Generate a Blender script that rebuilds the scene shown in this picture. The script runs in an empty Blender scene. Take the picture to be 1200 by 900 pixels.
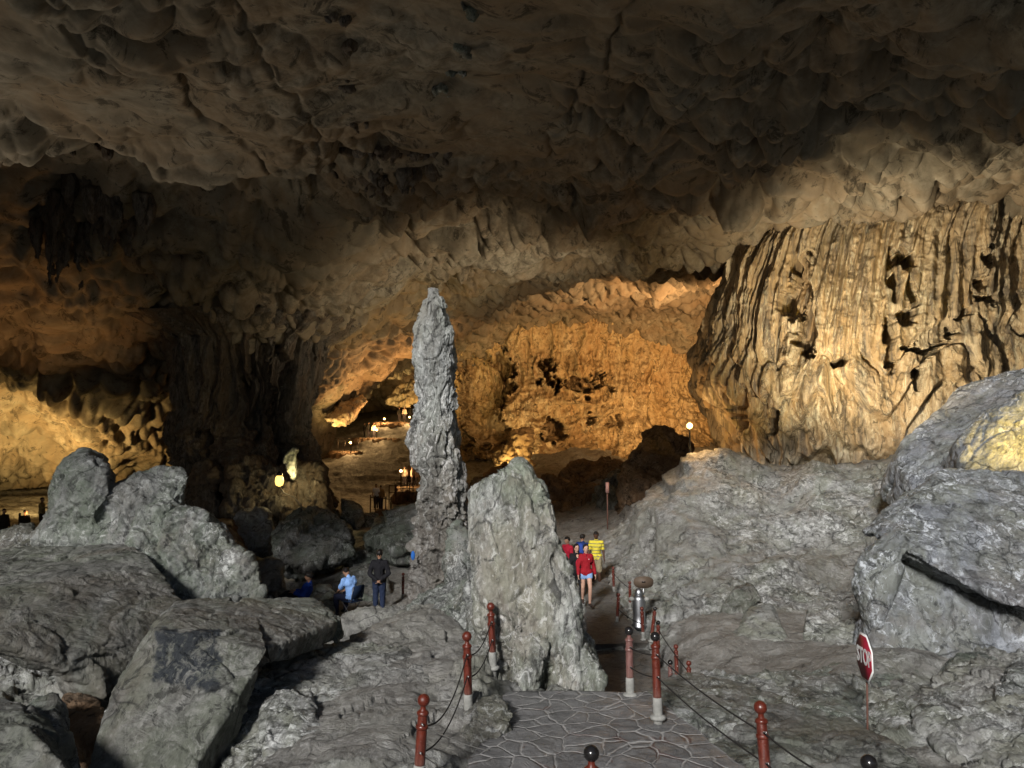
import bpy, bmesh, math, random
import numpy as np
from mathutils import Vector, Matrix, Euler
R = math.radians
random.seed(4)
scene = bpy.context.scene
C = scene.collection

# ------------------------------------------------------------------ camera
CAMZ, PITCH, F = 5.0, R(4.0), 880.0
cd = bpy.data.cameras.new('camera'); cam = bpy.data.objects.new('camera', cd); C.objects.link(cam)
cam.location = (0, 0, CAMZ); cam.rotation_euler = (math.pi/2 + PITCH, 0, 0)
cd.sensor_width = 36; cd.lens = 36*F/1200.0; cd.clip_start = .1; cd.clip_end = 2000
scene.camera = cam

# ------------------------------------------------------------------ world, sun, exposure
SUN_EL, SUN_AZ = R(27), R(20)        # daylight comes in through the cave mouth, behind and left of the camera
w = bpy.data.worlds.new('World'); scene.world = w; w.use_nodes = True
nt = w.node_tree; bg = nt.nodes['Background']
sky = nt.nodes.new('ShaderNodeTexSky'); sky.sky_type = 'NISHITA'; sky.sun_disc = False
sky.sun_elevation = SUN_EL; sky.sun_rotation = math.pi + SUN_AZ
nt.links.new(sky.outputs[0], bg.inputs[0]); bg.inputs[1].default_value = .05
sl = bpy.data.lights.new('sun', 'SUN'); so = bpy.data.objects.new('sun', sl); C.objects.link(so)
sl.energy = 4.9; sl.angle = R(9); sl.color = (1, .97, .93)
sundir = Vector((-math.sin(SUN_AZ)*math.cos(SUN_EL), -math.cos(SUN_AZ)*math.cos(SUN_EL), math.sin(SUN_EL)))
so.rotation_euler = sundir.to_track_quat('Z', 'Y').to_euler()
so.location = sundir*60
scene.view_settings.view_transform = 'Standard'; scene.view_settings.look = 'None'
scene.view_settings.exposure = 0.0; scene.view_settings.gamma = 1
scene.render.engine = 'CYCLES'
cy = scene.cycles
cy.use_denoising = True; cy.use_adaptive_sampling = True; cy.adaptive_threshold = .025; cy.max_bounces = 4; cy.diffuse_bounces = 2; cy.glossy_bounces = 2
cy.transmission_bounces = 3; cy.sample_clamp_indirect = 3.0; cy.use_light_tree = True
cy.caustics_reflective = False; cy.caustics_refractive = False

ct, st = math.cos(PITCH), math.sin(PITCH)
def at(px, py, Y):
    """the world point at distance Y along the ground direction y seen at photo pixel px, py (1200x900)"""
    u = (px-600)/F; v = (450-py)/F
    d = (u, ct - v*st, st + v*ct); k = Y/d[1]
    return Vector((d[0]*k, Y, CAMZ + d[2]*k))
def to_px(P):
    x = P[:, 0]; y = P[:, 1]; z = P[:, 2]-CAMZ
    f = y*ct + z*st; up = -y*st + z*ct
    f = np.maximum(f, .01)
    return 600+F*x/f, 450-F*up/f

# ------------------------------------------------------------------ noise
rng = np.random.default_rng(7)
GR = rng.normal(size=(256, 3)); GR /= np.linalg.norm(GR, axis=1)[:, None]
RV = rng.random((256, 4))
PM = np.concatenate([rng.permutation(256)]*3).astype(np.int64)
def _h(ix, iy, iz, seed=0):
    return PM[(PM[(PM[(ix+seed*37) & 255]+iy) & 255]+iz) & 255]
def perlin(p, seed=0):
    p = np.asarray(p, float); i = np.floor(p).astype(np.int64); f = p-i
    s = f*f*f*(f*(f*6-15)+10); out = 0
    for a in (0, 1):
        wx = s[:, 0] if a else 1-s[:, 0]
        for b in (0, 1):
            wy = s[:, 1] if b else 1-s[:, 1]
            for c in (0, 1):
                wz = s[:, 2] if c else 1-s[:, 2]
                g = GR[_h(i[:, 0]+a, i[:, 1]+b, i[:, 2]+c, seed)]
                out = out + wx*wy*wz*((f[:, 0]-a)*g[:, 0]+(f[:, 1]-b)*g[:, 1]+(f[:, 2]-c)*g[:, 2])
    return out*1.6
def fbm(p, o=4, seed=0, gain=.5, lac=2.03):
    t = 0; a = 1
    for k in range(o):
        t = t+a*perlin(p, seed+k); p = p*lac+7.3; a *= gain
    return t
def ridged(p, o=4, seed=0, gain=.5, lac=2.1):
    t = 0; a = 1
    for k in range(o):
        t = t+a*(1-2*np.abs(perlin(p, seed+k))); p = p*lac+3.1; a *= gain
    return t
def voro(p, seed=0, d3=True):
    p = np.asarray(p, float); i = np.floor(p).astype(np.int64)
    f1 = np.full(len(p), 9.); f2 = np.full(len(p), 9.); cid = np.zeros(len(p), int)
    for a in (-1, 0, 1):
        for b in (-1, 0, 1):
            for c in ((-1, 0, 1) if d3 else (0,)):
                h = _h(i[:, 0]+a, i[:, 1]+b, (i[:, 2]+c) if d3 else 0*i[:, 0], seed)
                q = RV[h]
                dx = i[:, 0]+a+q[:, 0]-p[:, 0]; dy = i[:, 1]+b+q[:, 1]-p[:, 1]
                dd = dx*dx+dy*dy
                if d3:
                    dz = i[:, 2]+c+q[:, 2]-p[:, 2]; dd = dd+dz*dz
                m = dd < f1
                f2 = np.where(m, f1, np.minimum(f2, dd)); f1 = np.where(m, dd, f1); cid = np.where(m, h, cid)
    return np.sqrt(f1), np.sqrt(f2), RV[cid, 3]
def facet(p, seed=0):
    """broken rock faces: every cell is a randomly tilted plane"""
    i = np.floor(p).astype(np.int64); f1 = np.full(len(p), 9.); f2 = f1.copy(); g = np.zeros(len(p))
    for a in (-1, 0, 1):
        for b in (-1, 0, 1):
            for c in (-1, 0, 1):
                h = _h(i[:, 0]+a, i[:, 1]+b, i[:, 2]+c, seed); q = RV[h]
                dx = p[:, 0]-(i[:, 0]+a+q[:, 0]); dy = p[:, 1]-(i[:, 1]+b+q[:, 1]); dz = p[:, 2]-(i[:, 2]+c+q[:, 2])
                dd = dx*dx+dy*dy+dz*dz; m = dd < f1; G = GR[h]
                g = np.where(m, dx*G[:, 0]+dy*G[:, 1]+dz*G[:, 2]+(q[:, 3]-.5)*.5, g)
                f2 = np.where(m, f1, np.minimum(f2, dd)); f1 = np.where(m, dd, f1)
    return g, np.sqrt(f2)-np.sqrt(f1)
def sst(a, b, x):
    t = np.clip((x-a)/(b-a), 0, 1); return t*t*(3-2*t)
def A3(*c):
    return np.stack([np.broadcast_to(np.asarray(k, float), np.shape(c[0])).ravel() for k in c], 1)

# ------------------------------------------------------------------ mesh helpers
def tag(o, label=None, cat=None, group=None, kind=None):
    for k, v in (('label', label), ('category', cat), ('group', group), ('kind', kind)):
        if v: o[k] = v
    return o
def mk(name, V, Fc, mats, parent=None, smooth=True, origin=None, fm=None):
    V = np.asarray(V, float).reshape(-1, 3)
    me = bpy.data.meshes.new(name)
    if isinstance(Fc, np.ndarray):
        n, k = Fc.shape; loops = Fc.ravel(); starts = np.arange(0, n*k, k); tot = np.full(n, k)
    else:
        tot = np.array([len(f) for f in Fc]); loops = np.concatenate([np.asarray(f) for f in Fc])
        starts = np.concatenate([[0], np.cumsum(tot)[:-1]]); n = len(Fc)
    if origin is not None: V = V-np.asarray(origin)
    me.vertices.add(len(V)); me.vertices.foreach_set('co', V.astype(np.float32).ravel())
    me.loops.add(len(loops)); me.loops.foreach_set('vertex_index', loops.astype(np.int32))
    me.polygons.add(n); me.polygons.foreach_set('loop_start', starts.astype(np.int32))
    me.polygons.foreach_set('loop_total', tot.astype(np.int32))
    if smooth: me.polygons.foreach_set('use_smooth', np.ones(n, bool))
    for m in (mats if isinstance(mats, (list, tuple)) else [mats]): me.materials.append(m)
    if fm is not None: me.polygons.foreach_set('material_index', np.asarray(fm, np.int32))
    me.update(calc_edges=True); me.validate()
    o = bpy.data.objects.new(name, me); C.objects.link(o)
    if origin is not None: o.location = origin
    if parent: o.parent = parent
    return o
def empty(name, loc, rz=0):
    o = bpy.data.objects.new(name, None); C.objects.link(o); o.location = loc; o.rotation_euler = (0, 0, rz)
    o.empty_display_size = .1
    return o
def grid_faces(nu, nv, wrap=False):
    i = np.arange(nu if wrap else nu-1)[:, None]; j = np.arange(nv-1)[None]
    i2 = (i+1) % nu
    return np.stack([(i*nv+j), (i2*nv+j), (i2*nv+j+1), (i*nv+j+1)], -1).reshape(-1, 4)
def lathe(prof, n=20, cx=0, cy=0):
    V = []; Fc = []
    for r, z in prof:
        for k in range(n):
            a = 2*math.pi*k/n; V.append((cx+r*math.cos(a), cy+r*math.sin(a), z))
    for i in range(len(prof)-1):
        for k in range(n):
            a, b = i*n+k, i*n+(k+1) % n; Fc.append((a, b, b+n, a+n))
    Fc.append(tuple(range(n-1, -1, -1))); Fc.append(tuple(range((len(prof)-1)*n, len(prof)*n)))
    return V, Fc
def tube(pts, r, n=6, caps=True):
    pts = [Vector(p) for p in pts]; V = []; Fc = []
    rr = r if isinstance(r, (list, tuple)) else [r]*len(pts)
    for i, p in enumerate(pts):
        d = (pts[min(i+1, len(pts)-1)]-pts[max(i-1, 0)]).normalized()
        s = d.cross(Vector((0, 0, 1)))
        if s.length < .05: s = d.cross(Vector((1, 0, 0)))
        s.normalize(); t = d.cross(s).normalized()
        for k in range(n):
            a = 2*math.pi*k/n; V.append(p+(s*math.cos(a)+t*math.sin(a))*rr[i])
    for i in range(len(pts)-1):
        for k in range(n):
            a, b = i*n+k, i*n+(k+1) % n; Fc.append((a, b, b+n, a+n))
    if caps: Fc.append(tuple(range(n-1, -1, -1))); Fc.append(tuple(range((len(pts)-1)*n, len(pts)*n)))
    return V, Fc
def boxv(c, s, rot=None):
    V = [Vector((x*s[0]/2, y*s[1]/2, z*s[2]/2)) for x in (-1, 1) for y in (-1, 1) for z in (-1, 1)]
    if rot is not None: V = [rot @ v for v in V]
    V = [v+Vector(c) for v in V]
    return V, [(0, 1, 3, 2), (4, 6, 7, 5), (0, 4, 5, 1), (2, 3, 7, 6), (0, 2, 6, 4), (1, 5, 7, 3)]
def join(*gs):
    V = []; Fc = []
    for v, f in gs:
        n = len(V); V += [tuple(a) for a in v]; Fc += [tuple(i+n for i in q) for q in f]
    return V, Fc
def arrays(me):
    n = len(me.vertices); P = np.empty(n*3, np.float32); me.vertices.foreach_get('co', P)
    N = np.empty(n*3, np.float32); me.vertices.foreach_get('normal', N)
    return P.reshape(-1, 3).astype(float), N.reshape(-1, 3).astype(float)
def evaluated(o, name):
    dg = bpy.context.evaluated_depsgraph_get(); dg.update()
    me = bpy.data.meshes.new_from_object(o.evaluated_get(dg)); me.name = name
    return me
def remesh(V, Fc, vox, name, smooth=2, fac=.5):
    o = mk(name, V, Fc, [])
    m = o.modifiers.new('r', 'REMESH'); m.mode = 'VOXEL'; m.voxel_size = vox; m.use_smooth_shade = True
    if smooth:
        s = o.modifiers.new('s', 'SMOOTH'); s.iterations = smooth; s.factor = fac
    me = evaluated(o, name)
    old = o.data; bpy.data.objects.remove(o); bpy.data.meshes.remove(old)
    return me
def hull(points):
    bm = bmesh.new()
    for p in points: bm.verts.new(p)
    r = bmesh.ops.convex_hull(bm, input=bm.verts)
    dead = list({g for g in r['geom_interior'] + r['geom_unused'] if isinstance(g, bmesh.types.BMVert)})
    if dead: bmesh.ops.delete(bm, geom=dead, context='VERTS')
    bmesh.ops.recalc_face_normals(bm, faces=bm.faces)
    bm.verts.index_update()
    V = [tuple(v.co) for v in bm.verts]; Fc = [tuple(v.index for v in f.verts) for f in bm.faces]
    bm.free(); return V, Fc

# ------------------------------------------------------------------ materials
class NT:
    def __init__(s, name):
        s.m = bpy.data.materials.new(name); s.m.use_nodes = True; s.t = s.m.node_tree; s.n = s.t.nodes
        s.b = s.n['Principled BSDF']
    def node(s, t, **k):
        o = s.n.new(t)
        for a, v in k.items(): setattr(o, a, v)
        return o
    def put(s, sock, v):
        if isinstance(v, bpy.types.NodeSocket): s.t.links.new(v, sock)
        elif isinstance(v, (tuple, list)) and len(v) == 3 and sock.type == 'RGBA': sock.default_value = (*v, 1)
        else: sock.default_value = v
    def noise(s, vec, scale, detail=5, rough=.55, dist=0., typ=None):
        o = s.node('ShaderNodeTexNoise'); s.put(o.inputs['Vector'], vec)
        o.inputs['Scale'].default_value = scale; o.inputs['Detail'].default_value = detail
        o.inputs['Roughness'].default_value = rough; o.inputs['Distortion'].default_value = dist
        if typ: o.noise_type = typ
        return o.outputs[0]
    def voronoi(s, vec, scale, feature='F1', out='Distance'):
        o = s.node('ShaderNodeTexVoronoi', feature=feature); s.put(o.inputs['Vector'], vec); o.inputs['Scale'].default_value = scale
        return o.outputs[out]
    def ramp(s, f, stops):
        o = s.node('ShaderNodeValToRGB'); s.put(o.inputs[0], f); e = o.color_ramp.elements
        while len(e) < len(stops): e.new(.5)
        for i, (p, c) in enumerate(stops):
            e[i].position = p; e[i].color = (*c, 1) if isinstance(c, tuple) else (c, c, c, 1)
        return o.outputs[0]
    def mix(s, f, a, b, mode='MIX'):
        o = s.node('ShaderNodeMix', data_type='RGBA', blend_type=mode); s.put(o.inputs[0], f); s.put(o.inputs[6], a); s.put(o.inputs[7], b)
        return o.outputs[2]
    def math(s, op, a, b=0.):
        o = s.node('ShaderNodeMath', operation=op); s.put(o.inputs[0], a); s.put(o.inputs[1], b); return o.outputs[0]
    def coords(s, scale=(1, 1, 1), rot=(0, 0, 0), geo=True):
        m = s.node('ShaderNodeMapping')
        if geo: src = s.node('ShaderNodeNewGeometry').outputs['Position']
        else: src = s.node('ShaderNodeTexCoord').outputs['Object']
        s.t.links.new(src, m.inputs[0]); m.inputs['Scale'].default_value = scale; m.inputs['Rotation'].default_value = rot
        return m.outputs[0]
    def bump(s, h, strength, dist, prev=None):
        o = s.node('ShaderNodeBump'); s.put(o.inputs['Height'], h); s.put(o.inputs['Strength'], strength)
        o.inputs['Distance'].default_value = dist
        if prev is not None: s.put(o.inputs['Normal'], prev)
        return o.outputs[0]
    def done(s, col, rough=.8, nrm=None, spec=.3, metal=0):
        s.put(s.b.inputs['Base Color'], col); s.put(s.b.inputs['Roughness'], rough)
        s.b.inputs['Specular IOR Level'].default_value = spec; s.b.inputs['Metallic'].default_value = metal
        if nrm is not None: s.put(s.b.inputs['Normal'], nrm)
        return s.m

def rock_mat(name, dark, mid, light, tint=None, k=1., stretch=(1, 1, 1), tintamt=.6, spec=.35, bump=1., white=.5, rough=.7, stain=None, patch=None, silt=None, crack=.8, low=None, warm=1.):
    t = NT(name); c = t.coords(stretch)
    big = t.noise(c, .33*k, 3, .6, 1.0)
    med = t.noise(c, 2.1*k, 7, .72, 1.3)
    fine = t.noise(c, 9*k, 6, .76, .6)
    where = t.ramp(big, [(.42, 0.), (.58, 1.)])                    # crusted areas against smooth worn ones
    col = t.ramp(med, [(.40, dark), (.50, mid), (.60, light)])
    soft = t.ramp(med, [(.36, tuple((a+b)/2 for a, b in zip(dark, mid))), (.50, mid), (.66, tuple((a+b)/2 for a, b in zip(light, mid)))])
    crust = t.mix(.55, col, t.ramp(fine, [(.42, dark), (.50, mid), (.58, light)]))
    col = t.mix(where, soft, crust)
    if tint:
        g = t.ramp(t.noise(c, .55*k, 6, .66, 1.5), [(.42, 0.), (.58, 1.)])
        col = t.mix(t.math('MULTIPLY', g, tintamt), col, tint)
        g = t.ramp(t.noise(t.coords(stretch, (.3, .5, .1)), .38*k, 5, .66, 1.), [(.50, 0.), (.62, .5)])
        col = t.mix(t.math('MULTIPLY', g, warm), col, (mid[0]*.85, mid[1]*.70, mid[2]*.56))
    if stain:
        g = t.ramp(t.noise(t.coords(tuple(a*b for a, b in zip(stretch, (1.7, 1.7, .3)))), 1.2*k, 6, .7, .6), [(.50, 0.), (.64, 1.)])
        col = t.mix(g, col, stain)
    fl = t.ramp(t.noise(c, 5*k, 8, .80, 1.2), [(.535, 0.), (.575, 1.)])
    col = t.mix(t.math('MULTIPLY', t.math('MULTIPLY', fl, white*1.2), t.math('ADD', t.math('MULTIPLY', where, .85), .15)), col, tuple(min(.85, x*1.5+.08) for x in light))
    dk = t.ramp(t.noise(c, 3.6*k, 8, .78, 1.0), [(.40, 1.), (.455, 0.)])
    col = t.mix(t.math('MULTIPLY', dk, .75), col, tuple(x*.35 for x in dark))
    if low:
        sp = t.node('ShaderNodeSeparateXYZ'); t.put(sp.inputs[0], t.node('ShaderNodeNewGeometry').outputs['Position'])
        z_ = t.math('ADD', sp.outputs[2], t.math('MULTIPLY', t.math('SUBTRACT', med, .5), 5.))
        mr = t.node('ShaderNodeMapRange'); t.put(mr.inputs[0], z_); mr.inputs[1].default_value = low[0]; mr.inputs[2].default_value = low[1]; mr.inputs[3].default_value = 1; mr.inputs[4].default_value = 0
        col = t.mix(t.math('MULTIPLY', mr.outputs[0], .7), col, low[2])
    if silt:
        a = t.node('ShaderNodeAttribute', attribute_name='silt').outputs['Fac']
        sc_ = t.ramp(t.noise(c, 1.6, 9, .72, .6), [(.40, silt[0]), (.60, silt[1])])
        sc_ = t.mix(t.ramp(t.noise(c, 13, 6, .8), [(.54, 0.), (.60, .6)]), sc_, silt[2])
        col = t.mix(t.math('MULTIPLY', a, .92), col, sc_)
    if patch:
        a = t.node('ShaderNodeAttribute', attribute_name='patch').outputs['Fac']
        e = t.math('MULTIPLY', a, t.ramp(t.noise(c, 4, 8, .78, 1.2), [(.42, .15), (.50, .95)]))
        col = t.mix(e, col, patch)
    # cracks that come and go
    nz = t.node('ShaderNodeTexNoise'); t.put(nz.inputs['Vector'], c); nz.inputs['Scale'].default_value = 1.1*k; nz.inputs['Detail'].default_value = 3
    sc_ = t.node('ShaderNodeVectorMath', operation='SCALE'); t.put(sc_.inputs[0], nz.outputs[1]); sc_.inputs[3].default_value = 1.1/k
    ad = t.node('ShaderNodeVectorMath', operation='ADD'); t.put(ad.inputs[0], c); t.put(ad.inputs[1], sc_.outputs[0])
    ce = t.ramp(t.voronoi(ad.outputs[0], .75*k, 'DISTANCE_TO_EDGE'), [(.0, 1.), (.022, 0.)])
    ck = t.math('MULTIPLY', ce, t.ramp(t.noise(c, 1.3*k, 3), [(.47, 0.), (.55, 1.)]))
    col = t.mix(t.math('MULTIPLY', ck, crack), col, tuple(x*.3 for x in dark))
    n = t.bump(t.noise(c, 1.6*k, 9, .70, 1.2), .95*bump, .20/k)
    n = t.bump(fine, t.math('MULTIPLY', t.math('ADD', where, .25), .55*bump), .05/k, n)
    n = t.bump(ck, -.7*crack, .06/k, n)
    return t.done(col, t.ramp(fine, [(.35, rough-.22), (.65, rough+.12)]), n, spec)
def plain(name, col, rough=.6, spec=.4, metal=0, var=.0, scale=30, bump=0):
    t = NT(name); c = col
    if var:
        nz = t.noise(t.coords(geo=False), scale, 5)
        c = t.mix(nz, tuple(max(0, x*(1-var)) for x in col), tuple(min(1, x*(1+var)) for x in col))
    n = t.bump(t.noise(t.coords(geo=False), scale*2, 4), .4, bump) if bump else None
    return t.done(c, rough, n, spec, metal)
def glow(name, col, e):
    t = NT(name); t.b.inputs['Emission Color'].default_value = (*col, 1); t.b.inputs['Emission Strength'].default_value = e
    return t.done(col, .5)

M = {}
M['ceiling'] = rock_mat('ceiling_rock', (.095, .081, .061), (.16, .141, .109), (.255, .229, .183), (.20, .13, .07), .3, (1, 1, 1), .4, .1, .2, .05, .9, crack=.25)
M['ground'] = rock_mat('ground_rock', (.05, .05, .048), (.205, .207, .20), (.44, .45, .445), (.155, .17, .115), .8, (1, 1, 1.4), .45, .3, .8, .45, warm=.35, silt=((.13, .122, .11), (.25, .242, .225), (.38, .37, .355)))
M['gray'] = rock_mat('gray_limestone', (.035, .037, .036), (.14, .145, .14), (.34, .35, .345), (.10, .13, .085), 1.0, (1, 1, .8), .5, .35, .9, .5)
M['slab'] = rock_mat('slab_limestone', (.035, .035, .032), (.115, .115, .107), (.25, .25, .24), (.10, .115, .08), .8, (1, 1, .7), .45, .3, .7, .22, patch=(.014, .018, .024))
M['white'] = rock_mat('pale_limestone', (.09, .09, .085), (.29, .30, .29), (.52, .54, .51), (.19, .225, .15), 1.1, (1, 1, .55), .6, .4, 1.0, .32, stain=(.12, .125, .10))
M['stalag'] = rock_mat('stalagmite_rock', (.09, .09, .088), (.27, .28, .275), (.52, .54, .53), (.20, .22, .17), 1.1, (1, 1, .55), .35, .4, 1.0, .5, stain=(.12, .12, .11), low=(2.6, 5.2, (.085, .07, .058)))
M['blue'] = rock_mat('bluish_limestone', (.05, .054, .06), (.19, .205, .23), (.44, .47, .52), (.17, .18, .13), .9, (1, 1, .8), .5, .4, .9, .6, stain=(.10, .105, .10))
M['flow'] = rock_mat('flowstone', (.15, .115, .07), (.38, .31, .21), (.62, .54, .40), (.42, .27, .12), .5, (1.6, 1.6, .35), .45, .25, .6, .25, .75, stain=(.13, .11, .09))
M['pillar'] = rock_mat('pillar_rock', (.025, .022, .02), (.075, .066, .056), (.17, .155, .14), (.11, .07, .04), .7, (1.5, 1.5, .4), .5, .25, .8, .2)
M['wall'] = rock_mat('wall_rock', (.12, .08, .04), (.36, .27, .16), (.58, .47, .31), (.42, .28, .12), .3, (1.4, 1.4, .5), .4, .2, .7, .25, .8)
M['brown'] = rock_mat('brown_rock', (.04, .028, .02), (.13, .09, .06), (.26, .20, .14), (.2, .11, .05), .7, (1, 1, 1), .5, .2, .8, .2)

# ------------------------------------------------------------------ smooth surfaces through control points (thin plate)
def warp(x, y):
    r = np.hypot(x, y)+1e-6; k = np.log1p(r/4.)/r*4
    return x*k, y*k
class TPS:
    def __init__(s, pts, lam=.004):
        p = np.array([tuple(q) for q in pts], float); a, b = warp(p[:, 0], p[:, 1]); s.c = np.stack([a, b], 1)
        n = len(p); d = np.linalg.norm(s.c[:, None]-s.c[None], axis=2)
        K = d*d*np.log(d+1e-9)+lam*np.eye(n); P = np.column_stack([np.ones(n), s.c])
        A = np.block([[K, P], [P.T, np.zeros((3, 3))]])
        s.w = np.linalg.solve(A, np.concatenate([p[:, 2], np.zeros(3)]))
        s.G = None
    def __call__(s, x, y):
        x = np.asarray(x, float).ravel(); y = np.asarray(y, float).ravel(); a, b = warp(x, y)
        if s.G is None:
            s.g = np.arange(-20.5, 20.6, .11); A, B = np.meshgrid(s.g, s.g, indexing='ij'); s.G = s.ev(A.ravel(), B.ravel()).reshape(A.shape)
        u = np.clip((a-s.g[0])/.11, 0, len(s.g)-2.001); v = np.clip((b-s.g[0])/.11, 0, len(s.g)-2.001)
        i = u.astype(int); j = v.astype(int); u = u-i; v = v-j; G = s.G
        return G[i, j]*(1-u)*(1-v)+G[i+1, j]*u*(1-v)+G[i, j+1]*(1-u)*v+G[i+1, j+1]*u*v
    def ev(s, a, b):
        out = np.empty(len(a))
        for i in range(0, len(a), 60000):
            q = np.stack([a[i:i+60000], b[i:i+60000]], 1); d = np.linalg.norm(q[:, None]-s.c[None], axis=2)
            out[i:i+60000] = (d*d*np.log(d+1e-9)) @ s.w[:-3]+s.w[-3]+q @ s.w[-2:]
        return out
CEIL = TPS([at(*q) for q in [
    (0, 0, 15), (300, 0, 15), (600, 0, 15), (900, 0, 15), (1200, 0, 15),
    (0, 100, 19.5), (300, 100, 19.5), (600, 100, 19.5), (900, 100, 19.5), (1200, 100, 19.5),
    (0, 190, 24.5), (200, 200, 26), (420, 200, 26), (600, 200, 26.5), (800, 200, 26), (1000, 190, 24), (1200, 180, 23.5),
    (0, 300, 31), (200, 310, 33), (420, 300, 34), (600, 290, 35), (760, 280, 34), (860, 280, 31), (1000, 262, 29), (1200, 262, 29),
    (0, 390, 37.5), (100, 395, 38), (205, 403, 39), (300, 402, 39), (375, 400, 40), (440, 368, 43), (520, 340, 44), (620, 322, 45), (720, 310, 44), (820, 300, 38),
    (0, 470, 44), (100, 480, 45), (190, 470, 46), (0, 555, 51), (100, 560, 52), (200, 540, 53), (300, 500, 55),
    (400, 415, 52), (480, 395, 54), (560, 372, 58), (660, 352, 60), (740, 345, 56), (790, 335, 52), (850, 325, 52),
    (390, 478, 58), (410, 470, 60), (440, 446, 64), (480, 425, 68), (540, 405, 72), (640, 378, 72), (710, 380, 71), (780, 392, 70), (860, 408, 68), (780, 358, 60), (850, 355, 59), (460, 452, 92), (400, 462, 88)]] +
    [(x, y, 14.5) for x, y in ((-20, 4), (0, 4), (20, 4), (-22, 12), (24, 12), (0, -10), (-30, -5), (30, -5))] +
    [(-27, 22, 9), (-33, 30, 4), (-38, 40, 0), (-42, 52, -2), (-30, 58, -1), (-20, 60, -1), (26, 26, 8), (30, 34, 2), (34, 45, 0), (36, 60, 0),
     (-60, 60, -4), (-30, 100, -2), (0, 106, 4), (30, 100, -2), (60, 70, -4), (-14, 106, 4), (45, 30, -3), (-45, 25, -3), (-60, 40, -4)])
GRD = TPS([at(*q) for q in [
    (450, 760, 13), (400, 740, 16), (500, 880, 9), (350, 830, 11), (520, 830, 10.5), (590, 840, 10.2), (480, 705, 18.5), (530, 690, 19), (560, 720, 15),
    (444, 720, 21.4), (400, 712, 22), (350, 670, 28), (300, 640, 33), (440, 640, 29), (0, 620, 40), (60, 600, 46), (0, 585, 50), (100, 575, 52),
    (400, 600, 48), (620, 600, 45), (700, 625, 35), (740, 610, 34), (700, 590, 42), (760, 575, 46), (620, 560, 55), (740, 555, 60), (820, 545, 60),
    (850, 690, 20), (930, 710, 19), (900, 650, 23), (1000, 640, 24), (900, 600, 27), (850, 535, 30), (790, 560, 29.5), (760, 602, 28.5), (725, 655, 27), (745, 690, 24),
    (1050, 560, 26), (960, 560, 27.5), (1080, 730, 17), (830, 740, 17), (820, 800, 14.6), (900, 790, 14.4), (780, 812, 13.4), (860, 806, 13.2),
    (1000, 782, 13), (1150, 780, 13), (1017, 861, 9.8), (1190, 890, 9.2), (1150, 812, 11.2), (900, 822, 11.4), (1000, 818, 12), (1200, 770, 13.6),
    (480, 583, 60), (440, 600, 57), (411, 530, 75), (440, 512, 80), (465, 495, 86), (500, 493, 86), (380, 545, 72), (560, 560, 66), (500, 530, 75)]] +
    [(0, 9, 1.22), (1, 11, 1.22), (2.2, 9, 1.22), (1, 6.5, 1.3), (1.2, 4, 2.0), (-3, 5, 1.8), (4, 6, 1.6), (0, 0, 3.2), (-5, 0, 3), (6, 1, 3), (0, -6, 3.3),
     (0, -20, 3), (-18, -18, 2.5), (18, -18, 2.5), (-16, 0, 2.2), (16, 2, 2.6), (2.4, 14, .0), (2.4, 17, -.08), (2.5, 20, .1), (2.5, 24, .15),
     (-6, 9, .2), (-9, 12, -.3), (-14, 14, -.3), (-8, 17, -.2), (-5, 15, -.2), (-14, 22, .2), (-22, 25, 1), (-30, 30, 0), (-10, 30, .2), (-34, 45, .2),
     (30, 24, 6), (22, 20, 4), (16, 14, 2), (30, 50, 3), (14, 36, 3), (45, 50, 4), (-60, 50, 0), (0, 110, 9), (-40, 100, 6), (40, 100, 5), (-60, -60, 1), (60, -60, 1), (0, -150, 0), (-200, 0, 0), (200, 0, 0), (0, 300, 8)], .01)
# the walked path: platform, hidden steps, lower floor
def path_info(x, y):
    """mask 0..1 and floor height of the paved walk"""
    l = np.interp(y, [3, 8.7, 11.35, 11.4, 13.6, 16, 20, 24, 28, 33], [-.9, -.45, -.05, 1.3, 1.45, 1.75, 2.0, 2.35, 2.6, 2.4])
    r = np.interp(y, [3, 8.7, 10.2, 11.35, 11.4, 13.6, 16, 20, 24, 28, 33], [3.3, 2.62, 2.2, 1.92, 2.2, 2.8, 3.35, 3.05, 3.1, 3.2, 3.3])
    h = np.interp(y, [0, 3.5, 6.4, 11.36, 11.37, 11.8, 11.81, 12.2, 12.21, 12.6, 12.61, 13.1, 13.11, 18.2, 18.21, 24, 33],
                  [3.3, 2.3, 1.25, 1.25, 1.0, 1.0, .72, .72, .45, .45, .18, .18, -.06, -.06, .08, .2, .7])
    d = np.minimum(x-l, r-x)
    return sst(-.25, .05, d)*sst(0, 1, y-2)*(1-sst(27, 32, y)), h
def sand_mask(x, y):
    p = A3(x, y, 0*x); n = .9*fbm(p*.6, 4, 177); e = fbm(p*.16+9, 3, 77)
    box = lambda x0, x1, y0, y1, s: sst(x0-s, x0+s, x+n)*sst(x1+s, x1-s, x+n)*sst(y0-s, y0+s, y+n)*sst(y1+s, y1-s, y+n)
    m = np.maximum(box(3.2, 8.6, 13.2, 18.6, .7), box(-10.5, -2.6, 19, 31, 1.2))
    m = np.maximum(m, box(-3.6, -.9, 8.3, 16, .6)*.8); m = np.maximum(m, sst(30, 36, y+n)*.9)
    m = np.maximum(m, box(4, 9, 7.5, 9.6, .6)*.7); m = np.maximum(m, box(2.2, 7, 24, 34, .8)*.5)
    return np.clip(np.maximum(m, sst(.05, .4, e)*.4), 0, 1)
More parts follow.
